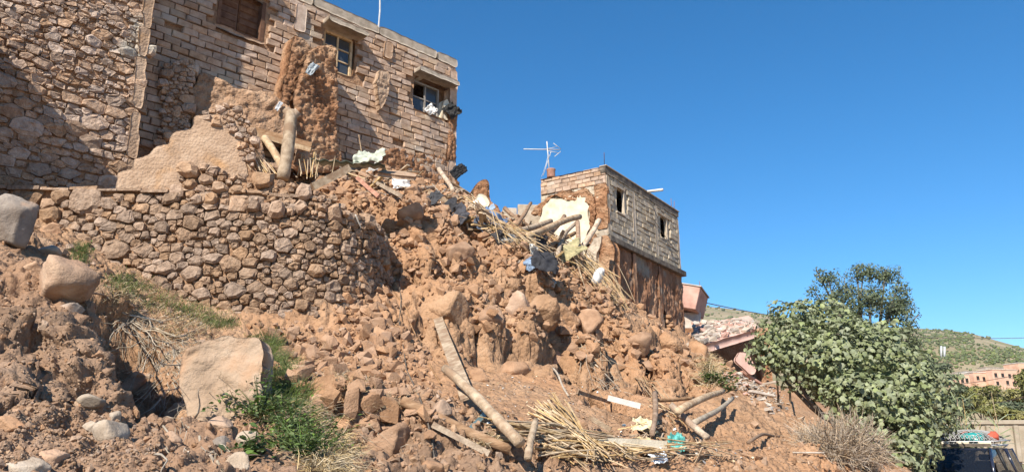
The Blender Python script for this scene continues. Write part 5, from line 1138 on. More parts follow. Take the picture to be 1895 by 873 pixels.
# ---------------------------------------------------------------- trees
def leafy(t, blobs, n, leaf, m, seed, shape, parts=0, shell=.55, droop=.3):
    """leaves through the outer part of a set of ellipsoids (centre, radii)"""
    rr = random.Random(seed); vol = [b[1][0]*b[1][1]*b[1][2] for b in blobs]; out = []
    for _ in range(n):
        c, r = rr.choices(blobs, vol)[0]; d = Vector((rr.gauss(0, 1), rr.gauss(0, 1), rr.gauss(0, 1))).normalized(); k = shell+(1-shell)*rr.random()**.6
        k *= 1+.22*float(math.sin(d.x*5+c[0]*3)*math.sin(d.y*4+c[1])+.6*math.sin(d.z*7+c[2]*2))
        p = np.array([c[0]+d.x*r[0]*k, c[1]+d.y*r[1]*k, c[2]+d.z*r[2]*k]); L = leaf*rr.uniform(.6, 1.3)
        nrm = (d*.8+Vector((rr.gauss(0, .5), rr.gauss(0, .5), rr.gauss(.35, .5)))).normalized(); tip = (Vector((rr.gauss(0, 1), rr.gauss(0, 1), -droop*3))).normalized(); tip = (tip-nrm*tip.dot(nrm)).normalized(); sd2 = nrm.cross(tip)
        M = np.array([tip[:], sd2[:], nrm[:]]); out.append((shape*L@M+p))
    return out
FIGL = np.array([[-.5,0,0], [-.35,.35,.03], [-.02,.46,-.02], [.08,.24,.05], [.55,.0,-.10], [.08,-.24,.05], [-.02,-.46,-.02], [-.35,-.35,.03], [0,0,.10]])
FIGF = [(8,0,1), (8,1,2), (8,2,3), (8,3,4), (8,4,5), (8,5,6), (8,6,7), (8,7,0)]
fb = P(1590, 800, 20.5); fb.z = max(.3, down(fb.x, fb.y)-.1)
ft_ = thing('fig_tree', fb, 'broad spreading fig tree with pale dusty green leaves on the slope foot', 'tree')
blobs = [(P(u, v, y)[:], (a/FPX*20.5, a/FPX*20.5*dz, b/FPX*20.5)) for (u, v, y, a, b, dz) in (
 (1446,632,21.0,58,50,1), (1478,600,21.4,60,52,1), (1530,610,21.6,66,60,1), (1560,670,20.6,92,76,1), (1496,668,20.4,70,52,1), (1424,656,20.9,42,34,1), (1630,690,20.8,84,80,1), (1690,730,20.0,76,76,1), (1640,770,19.2,78,70,1), (1715,770,19.8,42,48,1), (1600,740,19.4,70,56,1), (1665,820,18.8,58,58,1), (1640,860,18.4,56,46,1), (1600,650,21.4,70,60,1), (1702,835,19.2,26,40,1), (1540,715,20.0,40,30,1))]
lv = leafy(ft_, blobs, 13500, .15, FIG, 12, FIGL, shell=.62)
def front(V): return -px(V.mean(0))[2]
lv.sort(key=front, reverse=True)
leaf_meshes = 0
for V in lv[:300]:
    c = V.mean(0); o = obj('leaf', V-c, FIGF, FIG); o.location = c; o.parent = ft_; o.matrix_parent_inverse = Matrix.Translation(-ft_.location)
b = MB(); rr = random.Random(2)
for V in lv[300:]: b.add(V, FIGF, rr.random())
tag(b.build('crown', FIG, ft_), None, None, kind='stuff')
tr = MB()
for (u, v, y) in ((1440,640,21.0), (1500,620,21.3), (1560,660,20.8), (1630,690,20.8), (1690,740,20), (1650,790,19.4), (1730,780,19.8), (1490,690,20.5), (1600,720,19.8), (1420,680,20.8), (1690,830,19)):
    e = P(u, v, y); mid = fb.lerp(e, .5)+Vector((rr.gauss(0, .2), rr.gauss(0, .2), .15)); p0 = fb+Vector((rr.gauss(0, .25), rr.gauss(0, .2), 0))
    V, F = tubev([p0, p0.lerp(mid, .5)+Vector((rr.gauss(0, .08), 0, .1)), mid, mid.lerp(e, .6)+Vector((0, 0, .08)), e], [.10, .08, .06, .04, .02], 7, .1, rr); tr.add(V, F)
tr.build('trunk', BARK, ft_, True)
for (u, v0, v1) in ((1440,752,660), (1462,745,680)):   # side stems that carry the left skirt
    V, F = tubev([hit(u, v0, -.1), hit(u, v0, .5)+Vector((.05, 0, 0)), P(u-6, v1, 20.9)], [.05, .04, .02], 6); obj('stem', V, F, BARK, ft_, True)
# tall dark tree behind
tb2 = P(1600, 700, 29); tb2.z = down(tb2.x, tb2.y)-.2
t2 = thing('dark_tree', tb2, 'tall airy dark green tree rising behind the fig tree', 'tree')
def tblobs(l, y0): return [(P(u, v, y0+dy)[:], (a/FPX*y0, a/FPX*y0, b/FPX*y0)) for (u, v, dy, a, b) in l]
bl2 = tblobs(((1530,515,0,30,22), (1565,540,.5,34,26), (1600,505,0,38,22), (1640,510,.6,34,24), (1665,535,0,24,22), (1610,555,-.4,50,32), (1660,575,0,38,30), (1560,580,.4,44,30), (1680,610,-.3,26,32), (1640,630,0,50,36), (1505,540,.6,20,18), (1590,620,0,56,36), (1668,560,.5,30,20), (1540,550,-.6,28,20), (1510,500,.2,10,9), (1585,495,.3,16,10), (1690,640,.2,20,24), (1660,660,0,36,26), (1700,585,.2,8,8)), 29)
LEAF4 = np.array([[-.5,0,0], [0,.22,.04], [.5,0,-.03], [0,-.22,.04]])
def crown(t, blobs, n, leaf, m, seed, shape=LEAF4, F=((0, 1, 2, 3),), shell=.35):
    rr = random.Random(seed); b = MB()
    for V in leafy(t, blobs, n, leaf, m, seed, shape, shell=shell): b.add(V, F, rr.random())
    return tag(b.build('crown', m, t), None, None, kind='stuff')
crown(t2, [(c, tuple(q*.9 for q in r)) for c, r in bl2], 15000, .125, ASH, 4, shell=.1)
def limbs(t, base, blobs, r, seed, m=BARK, frac=.75, fork=.42):
    rr = random.Random(seed); b = MB(); top = Vector((0, 0, 0))
    for c, _ in blobs: top += Vector(c)
    top /= len(blobs); k = base.lerp(top, fork); V, F = tubev([base, base.lerp(k, .5)+Vector((rr.gauss(0, .1), 0, 0)), k], [r, r*.8, r*.65], 9); b.add(V, F)
    for c, q in blobs:
        e = Vector(c)+Vector((0, 0, q[2]*.5)); mid = k.lerp(e, .5)+Vector((rr.gauss(0, .15), rr.gauss(0, .15), rr.gauss(.1, .1))); V, F = tubev([k, mid, e], [r*.5, r*.28, r*.06], 6); b.add(V, F)
        for _ in range(4):
            s = mid.lerp(e, rr.random()); d = Vector((rr.gauss(0, q[0]*.6), rr.gauss(0, q[1]*.6), rr.gauss(.1, q[2]*.5))); V, F = tubev([s, s+d], [r*.12, r*.03], 4); b.add(V, F)
    return b.build('trunk', m, t, True)
limbs(t2, tb2, bl2, .22, 5)
# giant cane clump between fig tree and road
gc = thing('giant_reed', P(1800, 790, 23.5), 'tall grey green giant reed clump leaning out beside the fig tree', 'plant'); gc.location.z = 0
rr = random.Random(8); lb, sb_ = MB(), MB()
for k in range(80):
    p = gc.location+Vector((rr.gauss(-.7, .55), rr.gauss(.3, .4), -.1)); h = rr.uniform(1.6, 3.4); q = p+Vector((rr.gauss(.1, .35), rr.gauss(0, .3), h)); V, F = tubev([p, (p+q)/2, q], [.014, .012, .005], 5); sb_.add(V, F, rr.random())
    for j in range(18):
        c = p.lerp(q, rr.uniform(.2, 1)); d = Vector((rr.gauss(.25, .6), rr.gauss(-.2, .6), rr.uniform(.2, .9))); V, F = blade(c, d, rr.uniform(.4, .75), .035, rr.uniform(.2, .7), rr); lb.add(V, F, rr.random())
sb_.build('stem', CANE, gc); tag(lb.build('leaves', mat('reed_leaf', [(.16,.20,.10), (.25,.29,.16), (.34,.37,.23)], 2, 0, 10, var=.25, trans=.2), gc), None, None, kind='stuff')
# dry brush at the slope foot
db = thing('dry_brush', hit(1568, 868), 'round heap of dry grey brown brushwood at the slope foot', 'brushwood'); rr = random.Random(6); b = MB()
cc = db.location+Vector((0, .3, .1))
for k in range(2300):
    d = Vector((rr.gauss(0, 1), rr.gauss(0, .8), abs(rr.gauss(0, .8)))).normalized(); s = cc+Vector((d.x*.82, d.y*.7, d.z*.75))*rr.random()**.5; e = s+(d+Vector((rr.gauss(0, .8), rr.gauss(0, .8), rr.gauss(0, .7)))).normalized()*rr.uniform(.15, .5)
    V, F = tubev([s, (s+e)/2+Vector((rr.gauss(0, .03), rr.gauss(0, .03), rr.gauss(0, .03))), e], [.006, .005, .002], 3, cap=False); b.add(V, F, rr.random())
tag(b.build('twigs', TWIG, db), None, None, kind='stuff')
for k in range(10):
    s = cc+Vector((rr.gauss(0, .5), rr.gauss(-.2, .4), rr.uniform(-.2, .5))); e = s+Vector((rr.gauss(0, .7), rr.gauss(0, .3), rr.gauss(.1, .3))); V, F = tubev([s, (s+e)/2+UP*.05, e], [.018, .015, .008], 6); obj('branch', V, F, TWIG, db, True)
# ---------------------------------------------------------------- collapsed house beyond the ridge
ch = thing('collapsed_house', P(1340, 690, 35), 'collapsed house whose tilted concrete roof, paved with broken tiles, shades a dark hollow', 'collapsed house')
A_, B_, C_, D_ = P(1272, 646, 32.5), P(1400, 608, 35.5), P(1390, 594, 39.5), P(1284, 600, 38.5)
ex_ = (B_-A_).normalized(); nr_ = (B_-A_).cross(D_-A_).normalized(); nr_ *= 1 if nr_.z > 0 else -1
TL = Tilt(A_, B_-A_, D_-A_); TL.ey = nr_.cross(TL.ex); TL.nn = nr_
def tl(p): d = Vector(p)-A_; return (d.dot(TL.ex), d.dot(TL.ey))
rough_slab('roof_slab', TL, [tl(A_), tl(B_), tl(C_), tl(D_)], .38, PINK, ch, res=.09, amp=.06, clod=.05, cs=3, jag=.12, seed=101)
rr = random.Random(31)
for k in range(190):                                # broken tiles and chunks lying on it
    f, g = rr.random(), rr.random(); p = A_.lerp(B_, f).lerp(D_.lerp(C_, f), g)+nr_*(.05+rr.uniform(0, .12)); s = rr.uniform(.08, .2); e = (Matrix.Rotation(rr.uniform(0, 3), 3, nr_) @ TL.ex); n2 = (nr_+Vector((rr.gauss(0, .15), rr.gauss(0, .15), 0))).normalized(); e = (e-n2*e.dot(n2)).normalized()
    V = boxv(p, e, n2.cross(e), n2, s, s*rr.uniform(.4, .8), rr.uniform(.03, .08)); V += np.array([[rr.uniform(-.04, .04) for _ in range(3)] for _ in range(8)]); obj('tile', V, BOXF, RUBPALE if rr.random() < .8 else PINK, ch)
zb2 = 4.2
for (u, y, w) in ((1286, 37.5, .3), (1404, 37.6, .25)):
    p = P(u, 640, y); boxo('pillar', Vector((p.x, p.y, (zb2+p.z)/2+.1)), Vector((1, .1, 0)), Vector((-.1, 1, 0)), UP, (w/2, .3, (p.z-zb2)/2), MUD, ch, .03)
p0, p1 = P(1268, 640, 39.6), P(1425, 640, 39.6); boxo('back_wall', Vector(((p0.x+p1.x)/2, 39.8, 5.8)), Vector((1, 0, 0)), Vector((0, 1, 0)), UP, ((p1.x-p0.x)/2, .15, 1.9), MUD, ch)
pw = thing('leaning_pink_wall', P(1285, 560, 41), 'tilted pink plastered upper room of the collapsed house against the sky', 'building'); q = P(1278, 558, 41)
rot = Matrix.Rotation(R(16), 3, 'Y') @ Matrix.Rotation(R(-26), 3, 'Z')
boxo('room', q, rot @ Vector((1, 0, 0)), rot @ Vector((0, 1, 0)), rot @ UP, (.62, 1.0, .62), PINK, pw, .03); boxo('room_roof', q+(rot @ UP)*.66, rot @ Vector((1, 0, 0)), rot @ Vector((0, 1, 0)), rot @ UP, (.68, 1.06, .035), RUBPALE, pw, .01)
tube_obj('aerial', [q+(rot @ UP)*.66+Vector((.4, 0, 0)), q+(rot @ UP)*.66+Vector((.36, 0, .5))], .015, RUST, pw)
q2 = P(1279, 610, 40.5)
boxo('standing_wall', Vector((q2.x, q2.y+.6, 6.4)), Vector((1, 0, 0)), Vector((0, 1, 0)), UP, (.62, .45, 2.3), RUBPALE, pw, .03)
fg = Tilt(P(1382, 672, 33.2), (1, .1, -.9), (.5, .3, 1.0))
o = rough_slab('pink_fragment', fg, [(-.55,-.3), (.4,-.35), (.5,.1), (-.1,.45), (-.5,.2)], .14, PINK, None, res=.05, amp=.02, clod=0, jag=.06, seed=102); tag(o, 'fallen dark pink wall fragment below the tilted roof', 'wall fragment')
# pale rubble: individual chunks over a spread
PLr = []
for (u0, v0, u1, v1, sv, n, smin, smax) in ((1345,690,1440,742,10,300,.03,.10), (1280,640,1300,600,12,40,.05,.14), (1276,618,1330,604,8,40,.05,.14), (1370,700,1430,720,10,60,.04,.14)):
    for _ in range(n):
        f = rr.random(); u, v = u0+(u1-u0)*f+rr.gauss(0, 10), v0+(v1-v0)*f+rr.gauss(0, sv); p, nn = hitn(u, v)
        if p.y > 46: continue
        s = smin+(smax-smin)*rr.random()**2.2; V = boxv((0, 0, 0), (1, 0, 0), (0, 1, 0), (0, 0, 1), s, s*rr.uniform(.4, .8), s*rr.uniform(.15, .4))+np.array([[rr.uniform(-.25, .25)*s for _ in range(3)] for _ in range(8)]); PLr.append((V@rotm(rr, .6).T, p+UP*s*.25, s))
PLr.sort(key=lambda t: -t[2]); b = MB()
for k, (V, p, s) in enumerate(PLr):
    if k < 70:
        o = obj('concrete_chunk', V, BOXF, RUBPALE if rr.random() < .8 else PINK); o.location = p; tag(o, 'pale broken concrete chunk in the rubble fan below the collapsed roof', 'concrete chunk', 'concrete chunks below the collapsed roof')
    else: b.add(V+np.array(p[:]), BOXF, rr.random())
tag(b.build('rubble', RUBPALE), 'small pale concrete rubble below the collapsed roof', 'rubble', kind='stuff')
for (u, v, l, a, m) in ((1390,705,1.3,.5,PINK), (1420,715,1.1,-.2,RUBPALE), (1375,690,1.2,.3,RUBPALE), (1410,735,1.3,.15,RUBPALE)):
    p = hit(u, v, .15); o = boxo('fallen_lintel', Vector((0, 0, 0)), Vector((math.cos(a), .3, -math.sin(a))).normalized(), Vector((-.3, 1, 0)).normalized(), Vector((math.sin(a), 0, math.cos(a))), (l*.42, .10, .05), m, None, .02); o.location = p
    tag(o, {1390: 'pink fallen lintel slanting through the pale rubble fan', 1420: 'pale fallen lintel lying near the fig tree stem', 1375: 'grey fallen lintel just below the pink wall fragment', 1410: 'long pale fallen lintel at the bottom of the rubble fan'}[u], 'lintel')
# ---------------------------------------------------------------- hills
ridge_u = [900, 1200, 1270, 1300, 1345, 1400, 1480, 1560, 1640, 1700, 1725, 1760, 1800, 1850, 1900, 1960, 2100, 2400]
ridge_v = [560, 556, 560, 566, 570, 579, 590, 598, 604, 607, 609, 611, 617, 631, 645, 655, 670, 690]
az = np.array([math.atan2(*ray(u, v).xy) for u, v in zip(ridge_u, ridge_v)]); el = np.array([ray(u, v).z/math.hypot(ray(u, v).x, ray(u, v).y) for u, v in zip(ridge_u, ridge_v)])
ha = np.linspace(az[0]-.3, az[-1]+.25, 220); hr = np.concatenate([np.linspace(85, 300, 36, endpoint=False), np.linspace(300, 1600, 64)])
def hill_z(A, Rr):
    e = np.interp(A, az, el)
    far_ = 900.0; top_ = e*far_+CAMZ
    x, y = Rr*np.sin(A), Rr*np.cos(A); q = np.stack([x*.004, y*.004, 0*x], -1)
    t = np.clip((Rr-85)/(far_-85), 0, 1); prof = .30*np.clip(t*3.2, 0, 1)*t+t*t*(3-2*t)*.82
    prof = np.clip(prof, 0, 1)**.95
    z = -3.4+(top_+3.4)*prof*(1+.0*x)
    z = z+np.clip((Rr-160)/300, 0, 1)*(1-np.clip((Rr-700)/180, 0, 1))*9*fbm(q*2.5, 4, 5)
    z = np.minimum(z, CAMZ+e*Rr*(.78+.22*t))
    return np.where(Rr > far_, z-(Rr-far_)*.12, z)
HA, HR = np.meshgrid(ha, hr, indexing='ij'); HZ = hill_z(HA, HR); hi_ = np.arange(HA.size).reshape(HA.shape)
ho = obj('hill', np.stack([HR*np.sin(HA), HR*np.cos(HA), HZ], -1).reshape(-1, 3), np.stack([hi_[:-1, :-1], hi_[:-1, 1:], hi_[1:, 1:], hi_[1:, :-1]], -1).reshape(-1, 4)[:, ::-1], HILL, smooth=True); ho['kind'] = 'structure'
def on_hill(u, v):
    d = ray(u, v); k = math.hypot(d.x, d.y); A = math.atan2(d.x, d.y); s = d.z/k
    rs = np.linspace(86, 1200, 1400); zz_ = hill_z(np.full(rs.shape, A), rs); h_ = np.nonzero(zz_ >= CAMZ+s*rs)[0]; r = rs[h_[0]] if len(h_) else 880
    return Vector((r*math.sin(A), r*math.cos(A), float(hill_z(np.array([A]), np.array([r]))[0]))), r
bm_ = []
for k in range(8):
    V, F = boulderv(200+k, 16, 2, .22); bm_.append((V*np.array([1, 1, .8]), F.tolist()))
rr = random.Random(41)
def bushes(spots, single, label, group):
    b = MB(); n = 0
    for (u, v, s) in spots:
        p, r = on_hill(u, v); q = s/FPX*r/2; V, F = bm_[rr.randrange(8)]; W = V*q+np.array(p[:])+np.array([0, 0, q*.5])
        if single:
            o = obj('hill_bush', V*q, F, BUSH, None, True); o.location = p+UP*q*.5; tag(o, label, 'bush', group)
        else: b.add(W, F, rr.random())
    if not single: tag(b.build('woodland', BUSH), label, 'woodland', kind='stuff')
near_b = [(1322,598,14), (1345,594,12), (1352,590,12), (1363,592,12), (1375,594,10), (1384,596,10), (1309,585,10), (1318,583,8), (1338,575,9), (1300,571,9), (1310,566,7), (1326,572,7), (1359,574,8), (1374,578,7), (1398,582,8), (1330,568,6), (1395,600,9), (1365,580,6), (1305,575,6), (1368,600,8)]
bushes(near_b, True, 'round dark bush on the dry hillside behind the collapsed house', 'bushes on the hill behind the collapsed house')
sp = [(rr.uniform(1700, 1930), rr.gauss(652, 8)+.06*(rr.uniform(1700, 1900)-1700), rr.uniform(4, 8)) for _ in range(520)]+[(rr.uniform(1690, 1800), rr.gauss(628, 9), rr.uniform(4, 8)) for _ in range(240)]+[(rr.uniform(1700, 1770), rr.uniform(609, 614), rr.uniform(3, 6)) for _ in range(40)]+[(rr.uniform(1390, 1470), rr.gauss(584, 4), rr.uniform(3, 6)) for _ in range(90)]
sp = [s for s in sp if s[1] > np.interp(s[0], ridge_u, ridge_v)+1]
sp += [(rr.uniform(1690, 1930), rr.uniform(609, 690), rr.uniform(2, 5)) for _ in range(260)]+[(rr.uniform(1270, 1480), rr.uniform(565, 605), rr.uniform(2, 4)) for _ in range(120)]
sp = [s for s in sp if s[1] > np.interp(s[0], ridge_u, ridge_v)+1]
bushes(sp, False, 'belt of green woodland across the far hillside', None)
bushes([(1747+rr.uniform(-30, 130), rr.uniform(664, 684), rr.uniform(4, 8)) for _ in range(26)]+[(1828,627,9), (1818,625,5), (1802,619,4)], True, 'small dark bush dotted on the far open hillside', 'bushes on the far open hillside')
# ---------------------------------------------------------------- village across the valley
def vhouse(u0, v0, u1, v1, label, wins, m=VILL, yaw=.25, dep=6):
    pb, r = on_hill((u0+u1)/2, v1); y = pb.y; a, c = P(u0, v0, y), P(u1, v1, y); t = thing('village_house', (a+c)/2-UP*(a.z-c.z)/2, label, 'house', 'houses of the village across the valley')
    ex = Vector((math.cos(yaw), math.sin(yaw), 0)); ey = Vector((-ex.y, ex.x, 0)); w = (c.x-a.x)/2; h = (a.z-c.z)/2; ce = (a+c)/2
    boxo('wall', ce+ey*dep/2-UP*h*.5, ex, ey, UP, (w, dep/2, h*1.5), m, t); boxo('roof', ce+ey*dep/2+UP*(h+.12), ex, ey, UP, (w+.15, dep/2+.15, .12), RUBPALE, t)
    for (f, g) in wins:
        p = ce+ex*w*f+UP*h*g-ey*.02; wn_ = boxo('window', p, ex, ey, UP, (.5, .06, .6), VOID, t); boxo('window_sill', p-UP*.68-ey*.08, ex, ey, UP, (.6, .08, .06), RUBPALE, wn_)
vhouse(1762,692,1800,716,'low salmon house with three small windows in the village',[(-.6,.1), (0,.0), (.6,.1)]); vhouse(1798,689,1832,714,'flat roofed salmon house behind yellow green trees',[(-.4,.2), (.5,.1)]); vhouse(1830,684,1893,720,'tall salmon house with many dark windows in the village',[(-.75,.45), (-.2,.45), (.35,.4), (.75,.35), (-.7,-.4), (.1,-.3), (.6,-.4)]); vhouse(1818,680,1878,690,'long pale brown house higher up behind the salmon houses',[(-.5,0), (.2,0)], RUBPALE); vhouse(1880,672,1930,716,'salmon house at the end of the village street',[(-.5,.3), (.1,.3), (-.4,-.3)])
vhouse(1785,687,1805,697,'small white roofed shed beside the salmon houses',[(0,0)], WHITE)
p, r = on_hill(1770, 762); tt = thing('white_tent', p, 'small white pointed tent below the village', 'tent'); V = [(-1.6,-1.6,0), (1.6,-1.6,0), (1.6,1.6,0), (-1.6,1.6,0), (-1.6,-1.6,1.3), (1.6,-1.6,1.3), (1.6,1.6,1.3), (-1.6,1.6,1.3), (0,0,2.7)]
V = np.array(V)+np.array(P(1770, 770, p.y)[:]); obj('tent_wall', V[:8], [(0,1,5,4), (1,2,6,5), (2,3,7,6), (3,0,4,7)], WHITE, tt); obj('tent_roof', V[4:], [(0,1,4), (1,2,4), (2,3,4), (3,0,4)], WHITE, tt)
for (u, v0, v1) in ((1742, 640, 662), (1748, 641, 663)):
    p, r = on_hill(u, v1); e = P(u, v0, p.y); tag(tube_obj('power_pylon', [p, e], .45, METAL), 'slim pale power mast on the far hillside woodland', 'power mast', 'power masts on the far hill')
def far_tree(u, v, y, a, bz, label, m, n, seed, leaf=.3):
    p = P(u, v, y); base = Vector((p.x, p.y, -1.0)); t = thing('roadside_tree', base, label, 'tree'); rr = random.Random(seed); W, H = a/FPX*y, bz/FPX*y
    bl = [((p.x+rr.gauss(0, W*.45), p.y+rr.gauss(0, W*.4), p.z+rr.gauss(0, H*.4)), (W*rr.uniform(.35, .6), W*.5, H*rr.uniform(.3, .5))) for _ in range(9)]
    crown(t, bl, n, leaf, m, seed); limbs(t, base, bl, .16, seed)
far_tree(1815,733,62,40,28,'yellow green broad leaved tree in front of the salmon houses', FARLEAF, 3600, 51); far_tree(1868,745,58,36,26,'dull green tree beside the yellow green tree below the village', FARLEAF, 3200, 52); far_tree(1742,700,75,30,14,'dark green tree left of the low salmon house', ASH, 2200, 53); far_tree(1755,745,60,30,22,'grey green tree behind the giant reed', ASH, 2600, 54); far_tree(1905,705,50,26,40,'yellow leaved tree at the edge of the village', FARLEAF, 2600, 55); far_tree(1850,765,50,40,18,'low green hedge tree behind the beige truck', FARLEAF, 3000, 56); far_tree(1725,690,70,30,26,'dark olive tree half hidden by the fig tree', ASH, 2400, 57); far_tree(1895,760,54,36,22,'dense green shrub tree over the beige truck', ASH, 2600, 58)
# overhead wires
def sag(p0, p1, s, r, label): tag(tube_obj('power_line', [p0.lerp(p1, i/12)-UP*s*4*(i/12)*(1-i/12) for i in range(13)], r, DARKC, None, 4), label, 'power line')
sag(P(1240, 545, 40), P(1560, 592, 120), .6, .03, 'thin power line running out from behind the block house')
sag(P(1640, 620, 150), P(1960, 622, 150), .5, .06, 'power line crossing the far hillside'); sag(P(1700, 712, 60), P(1960, 672, 48), .4, .02, 'dark wire passing in front of the village houses'); sag(P(1830, 745, 50), P(1960, 700, 40), .3, .02, 'lower dark wire passing in front of the roadside trees')
# ---------------------------------------------------------------- dark four-wheel-drive car on the road, facing us
PAINT = flat('navy_paint', (.018,.022,.04), .22, 0, .6); TRIM = flat('black_trim', (.012,.012,.013), .5); CHROME = flat('chrome', (.75,.76,.78), .15, 1); LAMP = flat('lamp_lens', (.62,.65,.70), .12, .3, .8); TYRE = flat('tyre_rubber', (.018,.018,.018), .9)
WG = bpy.data.materials.new('windscreen_glass'); WG.use_nodes = True; nt = WG.node_tree; bb = nt.nodes['Principled BSDF']; bb.inputs['Base Color'].default_value = (.012,.015,.022,1); bb.inputs['Roughness'].default_value = .03; bb.inputs['Transmission Weight'].default_value = 0.0; bb.inputs['Alpha'].default_value = .6
CB = Vector((12.30, 21.6, -.11)); hd = Vector((-.68, -.73, 0)).normalized(); sd_c = Vector((-hd.y, hd.x, 0))
car = thing('parked_car', CB, 'dark navy four wheel drive car with loaded roof rack on the road', 'car')
def cl_(x, y, z): return CB+hd*x+sd_c*y+UP*z        # x forward, y to the car's left, z up
# body: stations along the length, half section from sill to bonnet line
st_ = [(-2.35,.80,.55,1.00), (-2.30,.90,.42,1.08), (-1.9,.94,.36,1.10), (-1.2,.945,.34,1.10), (0,.945,.34,1.09), (.85,.945,.34,1.09), (1.05,.94,.35,1.10), (1.5,.93,.38,1.07), (2.0,.90,.42,1.02), (2.25,.84,.46,.94), (2.36,.72,.50,.84)]
V, F = [], []
for (x, w, zl, zt) in st_:
    prof = [(w*.9, zl), (w, zl+.12), (w*1.005, (zl+zt)/2), (w*.985, zt-.10), (w*.93, zt-.02), (w*.75, zt+.015), (w*.4, zt+.035), (0, zt+.04)]
    prof = prof+[(-y, z) for y, z in prof[-2::-1]]
    V += [cl_(x, y, z)[:] for y, z in prof]
m_ = 15
for i in range(len(st_)-1):
    F += [(i*m_+k, i*m_+k+1, (i+1)*m_+k+1, (i+1)*m_+k) for k in range(m_-1)]; F.append((i*m_+m_-1, i*m_, (i+1)*m_, (i+1)*m_+m_-1))
F += [tuple(range(m_)), tuple((len(st_)-1)*m_+k for k in range(m_))[::-1]]
body = obj('body', np.array(V), F, PAINT, car, True)
# bonnet with raised scoop line and cowl
def patch(name, pts, m, par, th=.012):
    P4 = [cl_(*p) for p in pts]; n = (P4[1]-P4[0]).cross(P4[2]-P4[0]).normalized(); V = [p[:] for p in P4]+[(p-n*th)[:] for p in P4]; k = len(P4)
    return obj(name, np.array(V), [tuple(range(k)), tuple(range(2*k-1, k-1, -1))]+[(i, k+i, k+(i+1) % k, (i+1) % k) for i in range(k)], m, par)
bonnet = patch('bonnet', [(1.02,.78,1.155), (1.02,-.78,1.155), (2.20,-.72,1.0), (2.20,.72,1.0)], PAINT, car, .03); patch('bonnet_ridge', [(1.06,.42,1.172), (1.06,-.42,1.172), (2.0,-.34,1.06), (2.0,.34,1.06)], PAINT, bonnet, .015)
# greenhouse: roof panel, pillars, glass
zr = 1.80
ro = [(.42,.66,zr-.02), (.42,-.66,zr-.02), (-.4,-.68,zr+.02), (-2.05,-.66,zr-.03), (-2.05,.66,zr-.03), (-.4,.68,zr+.02)]
patch('roof', ro[::-1], PAINT, car, .05)
ws = [(1.05,.76,1.13), (1.05,-.76,1.13), (.46,-.63,zr-.06), (.46,.63,zr-.06)]
patch('windscreen', ws, WG, car, .008)
def bar(name, a, b, r, m, par=None): V, F = tubev([cl_(*a), cl_(*b)], r, 6); return obj(name, V, F, m, par or car, True)
for s in (1, -1):
    bar('windscreen_pillar', (1.10, s*.82, 1.08), (.42, s*.67, zr-.03), .045, PAINT); bar('door_pillar', (-.15, s*.90, 1.08), (-.2, s*.70, zr-.02), .04, TRIM); bar('rear_pillar', (-1.15, s*.90, 1.08), (-1.2, s*.70, zr-.02), .04, PAINT); bar('tail_pillar', (-2.22, s*.84, 1.06), (-2.05, s*.66, zr-.03), .06, PAINT)
    for nm, x0, x1 in (('front_side_window', .95, -.12), ('rear_side_window', -.2, -1.12), ('quarter_window', -1.2, -2.12)):
        xt0 = min(x0, .40); q = [(x0, s*.91, 1.09), (x1, s*.91, 1.09), (max(x1, -2.0), s*.70, zr-.05), (xt0, s*.69, zr-.05)]; patch(nm, q if s > 0 else q[::-1], WG, car, .006)
    bar('roof_rail', (.2, s*.62, zr+.06), (-1.9, s*.62, zr+.06), .022, METAL)
    mr = obj('wing_mirror', boxv(cl_(.78, s*1.04, 1.16), hd, sd_c, UP, .07, .13, .09), BOXF, TRIM, car); bm = bmesh.new(); bm.from_mesh(mr.data); bmesh.ops.bevel(bm, geom=bm.edges[:], offset=.03, segments=2, affect='EDGES'); bm.to_mesh(mr.data); bm.free()
    obj('mirror_strip', boxv(cl_(.85, s*1.04, 1.11), hd, sd_c, UP, .012, .11, .014), BOXF, CHROME, mr)
    V, F = boulderv(5, 3, 3, 0); obj('headlight', (V*np.array([.10,.22,.11])) @ np.array([hd[:], sd_c[:], UP[:]])+np.array(cl_(2.2, s*.66, .86)[:]), F, LAMP, car, True)
    for x in (1.45, -1.45):
        c = cl_(x, s*.84, .37); V, F = tubev([c-sd_c*.12, c-sd_c*.10, c+sd_c*.10, c+sd_c*.12], [.33, .37, .37, .33], 20); w = obj('wheel', V, F, TYRE, car, True); V, F = tubev([c+sd_c*s*.10, c+sd_c*s*.13], [.23, .21], 14); obj('rim', V, F, METAL, w, True)
    patch('door_panel', [(.92, s*.952, .45), (-.12, s*.952, .45), (-.12, s*.952, 1.0), (.92, s*.952, 1.0)][::s], PAINT, car, .01)
    c2 = boxo('door_handle', cl_(.02, s*.97, .93), hd, sd_c, UP, (.09, .015, .02), CHROME, car)
boxo('grille', cl_(2.345, 0, .80), hd, sd_c, UP, (.03, .42, .10), CHROME, car, .01); boxo('front_bumper', cl_(2.33, 0, .52), hd, sd_c, UP, (.10, .88, .14), PAINT, car, .05); boxo('number_plate', cl_(2.44, 0, .52), hd, sd_c, UP, (.008, .26, .055), WHITE, car)
